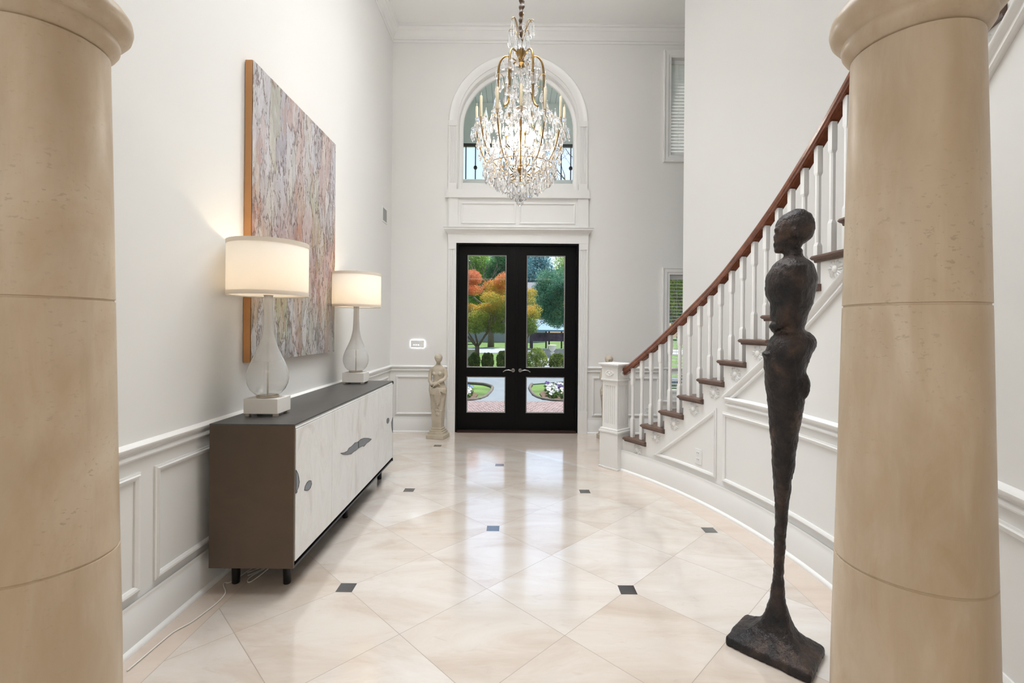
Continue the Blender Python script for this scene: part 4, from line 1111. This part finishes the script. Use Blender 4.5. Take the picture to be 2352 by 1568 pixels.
# candle arms
for k in range(12):
    a = -PI/2+k*PI/6
    zb = zc(935)
    pts = [P3(.03, a, zc(1225)), P3(.10, a, zc(1262)), P3(.19, a, zc(1235)), P3(.26, a, zc(1180)), P3(.31, a, zc(1100)), P3(.338, a, zc(1020)), P3(.352, a, zc(960)), P3(.356, a, zb)]
    b = MB(); sp_ = smooth_path(pts, 4); b.tube(sp_, [.0045 if i < 16 else .006 for i in range(len(sp_))], 7); b.build('candle_arm', brass_m, ch, smooth=2)
    x, y, _ = P3(.356, a, 0)
    b = MB(); b.lathe((x, y, zb), [(.004, -.03), (.010, -.02), (.006, -.01), (.008, 0), (.012, .012), (.010, .020), (.013, .030)], 12); b.build('candle_cup', brass_m, ch, smooth=True)
    b = MB(); b.lathe((x, y, zb), [(.010, -.004), (.030, -.001), (.044, .009), (.046, .013), (.030, .003), (.010, .001)], 20); b.build('drip_pan', crystal_m, ch, smooth=True)
    b = MB(); b.lathe((x, y, zb+.026), [(.0105, 0), (.0105, .165), (.008, .168), (.0028, .170), (.0018, .195)], 12); b.build('candle', candle_m, ch, smooth=True)
    for q in range(6):
        t = 2*PI*q/6+.3; drops.append(((x+.042*math.cos(t), y+.042*math.sin(t), zb+.008), .085, .011))
    for q in range(2): drops.append((P3(.285-.02*q, a+.26, zc(800+120*q)), .10, .013))
    for q, (r_, y_) in enumerate(((.345, 1010), (.325, 1090), (.29, 1150))):
        drops.append((P3(r_, a+.14, zc(y_)), .085, .014)); drops.append((P3(r_-.05, a-.12, zc(y_-30)), .085, .014))
# basket tiers at the bottom
for r_, y_, n_, L_, w_ in ((.285, 1185, 26, .120, .017), (.235, 1215, 22, .13, .017), (.185, 1250, 18, .125, .016), (.14, 1290, 14, .10, .015), (.10, 1320, 11, .09, .014), (.065, 1345, 8, .085, .013), (.035, 1370, 6, .08, .012)):
    for j in range(n_):
        drops.append((P3(r_+random.uniform(-.006, .006), 2*PI*j/n_+random.uniform(-.04, .04), zc(y_)+random.uniform(-.012, .012)), L_, w_))
# inner curtain
for j in range(90):
    drops.append((P3(random.uniform(.06, .27), random.uniform(0, 2*PI), zc(random.uniform(820, 1120))), .085, .014))
for j in range(60):
    drops.append((P3(random.uniform(.03, .19), random.uniform(0, 2*PI), zc(random.uniform(470, 860))), .095, .015))
random.shuffle(drops)
drops.sort(key=lambda d: (d[0][1] - .4*d[1]*10*d[2]*50))
b2 = MB()
for i, (p, L_, w_) in enumerate(drops):
    tw = random.uniform(0, 3)
    if i < 100:
        b = MB(); drop_geo(b, p, L_, w_, 6, tw); b.build('crystal_pendant', crystal_m, ch)
    else: drop_geo(b2, p, L_, w_, 6, tw)
tag(b2.build('crystal_drops', crystal_m, ch), kind='stuff')
b = MB()
b.ell((HX, HY, 2.365), (.030, .030, .030), 12, 8); b.lathe((HX, HY, 2.395), [(.006, 0), (.018, .01), (.012, .02), (.02, .03), (.006, .045)], 10)
b.build('crystal_ball', crystal_m, ch)
cb_m = emis('chandelier_bulb', (1, .88, .68), 26)
for k in range(8):
    a = k*PI/4+.3; r_ = .085 if k % 2 else .12; z = zc(1080) if k % 2 else zc(960)
    b = MB(); b.lathe(P3(r_, a, z), [(.004, -.03), (.011, -.022), (.017, 0), (.012, .022), (.003, .046)], 10); b.build('bulb', cb_m, ch, smooth=2)
    b = MB(); b.lathe(P3(r_, a, z-.055), [(.010, 0), (.010, .03)], 10); b.build('bulb_socket', brass_m, ch, smooth=2)
    b = MB(); b.tube(smooth_path([P3(.01, a, z-.13), P3(r_*.6, a, z-.14), P3(r_, a, z-.10), P3(r_, a, z-.05)], 3), .004, 6); b.build('bulb_arm', brass_m, ch, smooth=2)
l = lamp('chandelier_light', 'POINT', (0, 0, zc(1010)-2.33), 37, (1, .97, .92), shadow_soft_size=.12); l.parent = ch
l = lamp('ceiling_fill', 'POINT', (0, 0, 4.72-2.33), 27, (.96, .98, 1), shadow_soft_size=.12); l.parent = ch  # added fill to brighten the ceiling; the chandelier has no bulb up here

# ================================================================== OUTSIDE
GZ = -.03
grass_m = mat('lawn', (.085, .17, .03), .9, var=.5, vscale=1.2, bump=.5, bscale=30, bdist=.03)
b = MB(); b.box((0, 40.2, GZ-.06), (140, 67, .1)); b.box((-22, 3, GZ-.06), (37, 7.5, .1)); b.box((23, 3, GZ-.06), (37, 7.5, .1)); tag(b.build('lawn', grass_m), kind='structure')
brick_m, nt_, b_ = new_mat('brick_paving'); g = G(nt_)
br = g.n('ShaderNodeTexBrick'); g.put(br.inputs['Vector'], g.co((1, 1, 1)))
br.inputs['Scale'].default_value = 9.0; br.inputs['Brick Width'].default_value = .55; br.inputs['Row Height'].default_value = .9; br.inputs['Mortar Size'].default_value = .035
br.inputs['Color1'].default_value = (.11, .058, .055, 1); br.inputs['Color2'].default_value = (.19, .125, .12, 1); br.inputs['Mortar'].default_value = (.32, .34, .38, 1)
g.put(b_.inputs['Base Color'], br.outputs['Color']); b_.inputs['Roughness'].default_value = .8
b = MB(); b.box((0, 7.45, -.03), (5.0, 2.38, .05)); struct(b.build('porch_floor', brick_m))
conc_m = mat('concrete_path', (.15, .19, .22), .8, var=.08, vscale=3, bump=.2, bscale=50)
path = [(-.95, 8.62), (-.62, 8.85), (-.50, 9.25), (-.43, 10.3), (-.50, 11.0), (-1.0, 11.5), (-6, 11.9), (-6, 13.2), (6, 13.0), (6, 12.0), (1.2, 11.9), (.40, 11.3), (.33, 10.5), (.38, 9.4), (.55, 8.85), (.95, 8.62)]
b = MB(); b.prism(path, -.055, -.012); struct(b.build('garden_path', conc_m))
b = MB(); b.box((0, 28.0, -.045), (90, 5.5, .04)); b.box((3.2, 20, -.045), (5, 11, .04)); struct(b.build('street', mat('pale_street', (.28, .31, .33), .85, var=.06, vscale=1)))
edge_m = mat('stone_edging', (.10, .09, .075), .8, var=.3, vscale=12)
b = MB(); b.tube(smooth_path([(-2.2, 8.70, -.01), (-.95, 8.68, -.01), (-.66, 8.9, -.01), (-.54, 9.3, -.01), (-.47, 10.3, -.01), (-.55, 10.95, -.01), (-1.05, 11.4, -.01), (-3, 11.7, -.01)]), .036, 8)
tag(b.build('path_edging', edge_m, smooth=2), 'low stone edging curving along the left side of the garden path', 'edging')
b = MB(); b.tube(smooth_path([(2.2, 8.70, -.01), (.98, 8.68, -.01), (.60, 8.9, -.01), (.43, 9.4, -.01), (.37, 10.5, -.01), (.45, 11.3, -.01)]), .036, 8)
tag(b.build('path_edging', edge_m, smooth=2), 'low stone edging on the right of the path in front of the flowers', 'edging')

# porch roof with boarded ceiling, beam, balcony with railing
board_m, nt_, b_ = new_mat('beadboard'); g = G(nt_)
tc = g.n('ShaderNodeTexCoord'); sp = g.n('ShaderNodeSeparateXYZ'); nt_.links.new(tc.outputs['Object'], sp.inputs[0])
gr = g.m('LESS_THAN', g.m('FRACT', g.m('MULTIPLY', sp.outputs[0], 11)), .10)
g.put(b_.inputs['Base Color'], g.mix(gr, (.66, .69, .68), (.34, .37, .37))); b_.inputs['Roughness'].default_value = .6
b = MB(); b.box((.04, 6.98, 5.0), (4.4, 1.45, .08)); b.build('porch_ceiling', board_m); struct(bpy.data.objects['porch_ceiling'])
pw = mat('porch_paint', (.76, .80, .78), .6, var=.02)
b = MB(); b.box((.04, 7.60, 4.78), (4.4, .12, .76)); b.box((.04, 7.58, 4.345), (4.5, .20, .11)); struct(b.build('porch_beam', pw))
b = MB(); b.box((.04, 7.02, 3.25), (4.4, 1.5, .16)); struct(b.build('porch_deck', pw))
pc_m = mat('porch_column_paint', (.78, .78, .76), .5)
for i, x in enumerate((-2.0, 2.1)):
    t = thing('porch_post', ('white round porch post left of the front door, outside', 'white round porch post right of the front door, outside')[i], 'post', (x, 7.55, -.01), group='porch posts')
    b = MB(); b.box((x, 7.55, .04), (.34, .34, .10)); b.build('post_base', pc_m, t)
    b = MB(); b.lathe((x, 7.55, .08), [(.13, 0), (.125, 1.6), (.11, 3.08)], 32); b.build('post_shaft', pc_m, t, smooth=True)
rl = thing('balcony_railing', 'black metal balcony railing with round knuckles outside the arched window', 'railing', (.04, 7.4, 3.33))
b = MB(); b.box((.04, 7.4, 4.225), (4.2, .05, .04)); b.build('top_rail', black_metal, rl)
b = MB(); b.box((.04, 7.4, 3.41), (4.2, .03, .03)); b.build('bottom_rail', black_metal, rl)
for i in range(28):
    x = -2.0+i*.1505+.02; b = MB(); b.box((x, 7.4, 3.77), (.016, .016, .89))
    if i % 2: b.ell((x, 7.4, 3.87), (.030, .030, .034), 12, 8)
    b.build('picket', black_metal, rl)

# ---------------------------------------------------------------- planting
def leaf_mat(name, stops, scale=1.3, rough=.6, hz=None):
    m, nt, b = new_mat(name); g = G(nt); out = nt.nodes['Material Output']
    tc = g.n('ShaderNodeTexCoord')
    n1 = g.noise(tc.outputs['Object'], scale, 3, .6); n2 = g.noise(tc.outputs['Object'], scale*9, 2, .6)
    f = g.m('ADD', g.m('MULTIPLY', n1.outputs['Fac'], .5), g.m('MULTIPLY', n2.outputs['Fac'], .5))
    if hz:   # species colour that changes with the height in the crown
        sp = g.n('ShaderNodeSeparateXYZ'); nt.links.new(tc.outputs['Object'], sp.inputs[0])
        f = g.m('ADD', g.m('MULTIPLY', f, .9), g.m('MULTIPLY', g.m('SUBTRACT', g.m('SUBTRACT', sp.outputs[2], g.m('MULTIPLY', sp.outputs[0], hz[2])), hz[0]), hz[1]))
    c = g.ramp(f, stops)
    g.put(b.inputs['Base Color'], c); b.inputs['Roughness'].default_value = rough
    t = g.n('ShaderNodeBsdfTranslucent'); g.put(t.inputs[0], c)
    mx = g.n('ShaderNodeMixShader'); mx.inputs[0].default_value = .35
    nt.links.new(b.outputs[0], mx.inputs[1]); nt.links.new(t.outputs[0], mx.inputs[2]); nt.links.new(mx.outputs[0], out.inputs[0])
    return m
def leaves(name, m, parent, blobs, n, size, seed=1, shell=.55):
    """many small folded leaves spread through a set of rounded clumps"""
    rnd = random.Random(seed); V = []; Fc = []
    wts = [bl[3]*bl[4]*bl[5] for bl in blobs]; tot = sum(wts); W = WM[parent.name].inverted() if parent else Matrix.Identity(4)
    for bl, w_ in zip(blobs, wts):
        for _ in range(int(n*w_/tot)+1):
            while True:
                d = Vector((rnd.gauss(0, 1), rnd.gauss(0, 1), rnd.gauss(0, 1)))
                if d.length > .01: break
            d.normalize(); q = (shell + (1-shell)*rnd.random())
            if rnd.random() < .25: q = rnd.random()
            q *= 1 + .22*mnoise.noise(d*2.3 + Vector((bl[0], bl[1], seed)))
            c = W @ Vector((bl[0]+d.x*bl[3]*q, bl[1]+d.y*bl[4]*q, bl[2]+d.z*bl[5]*q))
            s_ = size*rnd.uniform(.6, 1.3)
            u = Vector((rnd.gauss(0, 1), rnd.gauss(0, 1), rnd.gauss(0, .6))).normalized(); v = u.cross(Vector((rnd.gauss(0, 1), rnd.gauss(0, 1), rnd.gauss(0, 1)))).normalized()
            i = len(V); k = u.cross(v)*.25
            V += [c-u*s_*.6, c+v*s_*.34+k*s_, c+u*s_*.6, c-v*s_*.34+k*s_]
            Fc.append((i, i+1, i+2, i+3))
    me = bpy.data.meshes.new(name); me.from_pydata([tuple(v) for v in V], [], Fc); me.materials.append(m)
    o = bpy.data.objects.new(name, me); C.objects.link(o)
    if parent: o.parent = parent; WM[o.name] = WM[parent.name]
    return o
bark = mat('bark', (.16, .12, .09), .85, var=.3, vscale=14, bump=.5, bscale=30)
def branches(b, p, d, L_, r, depth, rnd):
    q = [p]; cur = Vector(p); dd = Vector(d).normalized()
    for i in range(4):
        dd = (dd + Vector((rnd.gauss(0, .13), rnd.gauss(0, .13), .06))).normalized(); cur = cur+dd*L_/4; q.append(tuple(cur))
    b.tube(q, [r*(1-.12*i) for i in range(5)], 7)
    if depth:
        for _ in range(3):
            nd = (dd + Vector((rnd.gauss(0, .6), rnd.gauss(0, .6), rnd.uniform(.0, .5)))).normalized()
            branches(b, tuple(cur), nd, L_*.72, r*.55, depth-1, rnd)
def tree(label, x, y, h, blobs, m, n, size, trunk=.10, th=None, seed=1, group=None, name='tree', fork=True, tilt=(0, 0)):
    t = thing(name, label, 'tree', (x, y, GZ-.02), group=group)
    b = MB(); rnd = random.Random(seed); th = th or h*.35
    b.tube([(x, y, GZ-.05), (x+tilt[0]*.5, y, GZ+th*.5), (x+tilt[0], y, GZ+th)], [trunk*1.25, trunk, trunk*.85], 10)
    if fork:
        for k in range(5):
            a = 2*PI*k/5+.4
            branches(b, (x+tilt[0], y, GZ+th-.02), (math.cos(a)*.75, math.sin(a)*.75, .8), h*.19, trunk*.5, 2, rnd)
    b.build('trunk', bark, t, smooth=2)
    leaves('foliage', m, t, blobs, n, size, seed)
    return t
maple_m = leaf_mat('maple_leaves', [(.26, (.10, .18, .03)), (.40, (.30, .36, .05)), (.52, (.68, .52, .08)), (.64, (.70, .30, .12)), (.85, (.68, .20, .15))], 1.6, hz=(1.9, .22, .25))
rb = random.Random(4); blobs = []
for i in range(64):
    a = rb.uniform(0, 2*PI); q = rb.uniform(.2, 1)
    zz = rb.uniform(1.3, 3.1); rr = 1.75*math.sqrt(max(.1, 1-((zz-1.9)/1.5)**2))
    blobs.append((-1.05+rr*q*math.cos(a), 15.9+rr*q*math.sin(a)*.8, zz, .34, .34, .20))
tree('small maple with red, orange and yellow leaves, seen through the left door glass', -1.22, 15.7, 3.6, blobs, maple_m, 75000, .036, .085, .75, 3, fork=True)
g_mid = leaf_mat('fresh_green_leaves', [(.36, (.08, .22, .03)), (.5, (.26, .46, .07)), (.62, (.58, .68, .18))], .7)
g_dark = leaf_mat('deep_green_leaves', [(.36, (.015, .10, .04)), (.5, (.05, .25, .08)), (.62, (.18, .45, .12))], .8)
g_blue = leaf_mat('bluish_green_leaves', [(.36, (.02, .11, .075)), (.5, (.07, .27, .18)), (.60, (.28, .52, .32))], .9)
g_yel = leaf_mat('yellow_green_leaves', [(.36, (.05, .12, .02)), (.5, (.26, .36, .06)), (.64, (.66, .62, .20))], 1.4)
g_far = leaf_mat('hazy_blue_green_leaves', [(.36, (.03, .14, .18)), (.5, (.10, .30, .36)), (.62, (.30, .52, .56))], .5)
g_hedge = leaf_mat('boxwood_leaves', [(.36, (.03, .07, .01)), (.5, (.16, .26, .04)), (.60, (.55, .58, .16))], 3.0)
def crown(cx, cy, cz, rx, rz, n=14, seed=1, k=.5):
    r_ = random.Random(seed); o = [(cx, cy, cz, rx*.75, rx*.75, rz*.75)]
    for i in range(n):
        d = Vector((r_.gauss(0, 1), r_.gauss(0, 1), r_.gauss(0, 1))).normalized()
        o.append((cx+d.x*rx*.62, cy+d.y*rx*.62, cz+d.z*rz*.62, rx*k, rx*k, rz*k*.8))
    return o
tree('bluish green spreading tree behind the blue-roofed shelter, seen through the right door glass', 3.0, 24, 6, crown(2.3, 24, 3.0, 1.55, 1.9, 22, 2, .36), g_blue, 60000, .055, .12, 1.4, 5, fork=False)
tree('yellow-green tree at the right edge of the right door glass', 3.2, 21.5, 5, crown(3.15, 21.5, 2.7, .85, 2.2, 14, 3, .45), g_yel, 20000, .06, .12, 1.3, 6)
tree('orange-leaved small tree peeping in at the left of the right door glass', .55, 20, 3, crown(.55, 20, 1.75, .75, .8, 9, 7, .5), maple_m, 10000, .045, .06, .9, 9)
tree('dark green tree behind the maple', -1.6, 33, 9, crown(-1.0, 33, 5.0, 1.15, 2.2, 16, 4, .42), g_dark, 16000, .10, .2, 2.5, 7)
tree('pale green tree filling the top left of the left door glass', -5.2, 40, 12, crown(-3.6, 40, 5.4, 2.3, 3.6, 22, 8, .36), g_mid, 26000, .12, .3, 3, 8)
tree('green tree behind the slatted blind beside the stairs', 4.6, 12.4, 5, crown(4.6, 12.4, 2.7, 1.5, 1.8, 14, 12, .45), g_yel, 20000, .06, .12, 1.0, 11)
for i in range(9):
    x = (-44, -32.5, -21.5, -10.5, 0.4, 10.4, 22, 33, 44)[i]; y = 76 if i == 5 else 62 + (i % 2)*3; hh = (12, 13, 13, 13.5, 14.5, 16, 13, 13, 12)[i]
    tree(('distant bushy tree beyond the street', 'distant bushy tree beyond the street')[0], x, y, hh, crown(x, y, hh*.52, 5.1, hh*.52, 16, 20+i, .45), g_far if i % 2 == 0 else g_mid, 42000 if 2 < i < 6 else 9000, .19 if 2 < i < 6 else .4, .35, 2.5, 30+i, group='distant trees beyond the street', fork=False)
# bare-branched tree seen to the right of the chandelier, through the arched window
t = thing('bare_tree', 'leafless tree with thin branches seen through the right side of the arched window', 'tree', (3.6, 19, GZ))
b = MB(); rnd = random.Random(21); b.tube([(3.9, 19, GZ-.05), (3.8, 19, 3.5), (3.2, 19, 6.6)], [.2, .15, .12], 8)
for k in range(7):
    a = 2*PI*k/7; branches(b, (3.35-.02*k, 19, 6.0+.12*k), (math.cos(a)*.8-.35, math.sin(a)*.6, .75), 1.7, .032, 5 if k < 3 else 4, rnd)
b.build('branches', bark, t, smooth=2)

def bush(label, x, y, r, h, m, n=1800, size=.045, group='clipped round bushes by the path', seed=1):
    t = thing('boxwood_bush', label, 'bush', (x, y, GZ-.02), group=group)
    leaves('foliage', m, t, [(x, y, h*.5+GZ, r, r, h*.52)], n, size, seed, .85)
    b = MB(); b.tube([(x, y, GZ-.03), (x, y, h*.5)], [.03, .02], 6); b.build('stem', bark, t)
PX = lambda px, Y: (px-1180-.0)*Y/F
for i, (px, r, h, lab) in enumerate(((1090, .19, .55, 'small round bush just left of the maple trunk'), (1121, .21, .55, 'dark round bush just right of the maple trunk'), (1156, .215, .62, 'larger clipped bush at the right of the left door glass'),
                                   (1232, .36, .70, 'loose pale green bush left of the two seen through the right door glass'), (1282, .31, .56, 'dark clipped round bush at the right of the right door glass'),
                                   (1058, .19, .55, 'clipped bush hidden mostly by the left door stile'), (1330, .33, .6, 'clipped bush mostly behind the right door stile'))):
    bush(lab, PX(px, 15.2), 15.2, r, h, g_yel if i == 3 else g_hedge, 6000, .032, seed=40+i)
# flower beds: pansies
fl_cols = {'white_flower': (.82, .82, .84), 'purple_flower': (.12, .06, .30), 'yellow_flower': (.85, .62, .04), 'blue_flower': (.20, .28, .62)}
fm = {k: mat(k, v, .6) for k, v in fl_cols.items()}
plant_leaf = leaf_mat('pansy_leaves', [(.3, (.03, .09, .02)), (.7, (.12, .26, .05))], 4)
def pansy(x, y, h, col, r, label, group):
    t = thing('pansy_plant', label, 'flower', (x, y, GZ-.01), group=group)
    leaves('foliage', plant_leaf, t, [(x, y, GZ+h*.45, r, r, h*.45)], 60, .05, int(x*1000) & 255, .5)
    b = MB(); rnd = random.Random(int(x*997+y*31))
    for _ in range(9):
        a = rnd.uniform(0, 2*PI); q = rnd.uniform(0, r); c = Vector((x+q*math.cos(a), y+q*math.sin(a), GZ+h*rnd.uniform(.7, 1.1)))
        nrm = Vector((rnd.gauss(0, .5), -1, .8)).normalized(); u = nrm.cross(Vector((0, 0, 1))).normalized(); v = nrm.cross(u)
        for pz in range(5):
            th = 2*PI*pz/5+rnd.random(); d = u*math.cos(th)+v*math.sin(th); e = nrm.cross(d)
            s_ = .026
            b.quad(tuple(c), tuple(c+d*s_*.6+e*s_*.5), tuple(c+d*s_*1.1+nrm*.004), tuple(c+d*s_*.6-e*s_*.5))
    b.build('blossoms', fm[col], t, recalc=False)
rnd = random.Random(5)
for iy in range(7):
    for ix in range(5):
        x = .74+ix*.225+rnd.uniform(-.02, .02)+(.1 if iy % 2 else 0); y = 8.98+iy*.225+rnd.uniform(-.02, .02)
        if x < .62+(y-9)*.05: continue
        col = 'yellow_flower' if (x > 1.0 and y < 9.3) else ('purple_flower' if (y > 9.7 and rnd.random() < .4) else 'white_flower')
        cn = col.split('_')[0]
        pansy(x, y, .17, col, .085, '%s pansies in the flower bed right of the garden path' % cn, '%s pansies right of the path' % cn)
        if ix < 4 and x < 1.62 and y < 10.1:
            x2, y2 = -.90-ix*.225+rnd.uniform(-.02, .02), y
            col = 'blue_flower' if y > 9.5 else 'white_flower'; cn = col.split('_')[0]
            pansy(x2, y2, .15, col, .085, '%s pansies in the flower bed left of the garden path' % cn, '%s pansies left of the path' % cn)
b = MB(); b.prism([(.60, 8.80), (1.9, 8.80), (1.9, 10.7), (.75, 10.6), (.55, 9.8)], -.05, -.018); b.prism([(-.74, 8.82), (-1.8, 8.82), (-1.8, 10.3), (-1.0, 10.4), (-.72, 9.6)], -.05, -.018)
tag(b.build('flower_bed_soil', mat('soil', (.10, .065, .04), .95, var=.3, vscale=20, bump=.5, bscale=60)), kind='structure')
# pavilion with blue roof
pv = thing('garden_shelter', 'open shelter with a pale blue roof and dark posts beyond the bushes', 'shelter', (2.1, 30, GZ))
b = MB(); x0, x1 = 1.0, 3.4
b.rings([[(x, 28.8, 1.13), (x, 32.2, 1.85), (x, 32.2, 1.93), (x, 28.8, 1.22)] for x in (x0, x1)]); b.build('roof', mat('blue_metal_roof', (.12, .25, .33), .45, var=.05), pv)
for x in (1.15, 2.2, 3.25):
    for y in (29.1, 31.8):
        b = MB(); b.box((x, y, .5), (.10, .10, 1.3+ (y-29.1)*.2)); b.build('post', mat('dark_post', (.05, .04, .05), .7), pv)
b = MB(); b.box((2.2, 30.6, .75), (2.2, .1, .55)); b.build('back_screen', mat('dark_screen', (.08, .06, .09), .8, var=.5, vscale=4), pv)
b = MB(); b.box((2.35, 23.0, .12), (2.7, .25, .32)); b.box((2.35, 23.0, .30), (2.8, .32, .05)); tag(b.build('garden_wall', mat('pale_stone_wall', (.66, .62, .58), .8, var=.1), bevel=.01), 'low pale stone wall in front of the blue-roofed shelter', 'wall')
b = MB(); b.box((PX(1083, 16.6), 16.6, .24), (.30, .30, .56)); b.box((PX(1083, 16.6), 16.6, .54), (.36, .36, .05)); tag(b.build('garden_pillar', mat('cream_render', (.68, .60, .50), .8, var=.1)), 'short cream garden pillar left of the maple trunk', 'pillar')
# lantern statue by the shelter: white garden urn
t = thing('garden_urn', 'white garden urn on a slim pedestal seen through the right door glass', 'urn', (PX(1269, 17.5), 17.5, GZ))
b = MB(); b.lathe((PX(1269, 17.5), 17.5, GZ), [(.10, 0), (.10, .05), (.06, .08), (.05, .42), (.09, .46)], 16); b.build('pedestal', plaster, t, smooth=True)
b = MB(); b.lathe((PX(1269, 17.5), 17.5, GZ+.46), [(.04, 0), (.05, .04), (.13, .14), (.15, .24), (.17, .28), (.12, .27)], 20); b.build('bowl', plaster, t, smooth=True)
# neighbouring house: gable seen through the right door glass
hs = thing('neighbour_house', 'pale neighbouring house roof edge glimpsed beside the bluish tree', 'house', (1.6, 45, GZ))
b = MB(); b.box((-1.0, 47, 1.8), (8.0, 5, 3.9)); b.build('wall', mat('pale_siding', (.36, .37, .37), .7, var=.03), hs)
b = MB(); b.rings([[(x, 44.2, 3.7), (x, 47, 5.9), (x, 49.8, 3.7)] for x in (-5.2, 3.2)]); b.build('roof', mat('grey_roof', (.15, .17, .20), .7, var=.1), hs)
for x in (-3.5, -1.0, 1.5):
    b = MB(); b.box((x, 44.47, 2.0), (.9, .06, 1.3)); o = b.build('window', mat('house_window', (.12, .15, .18), .2), hs)
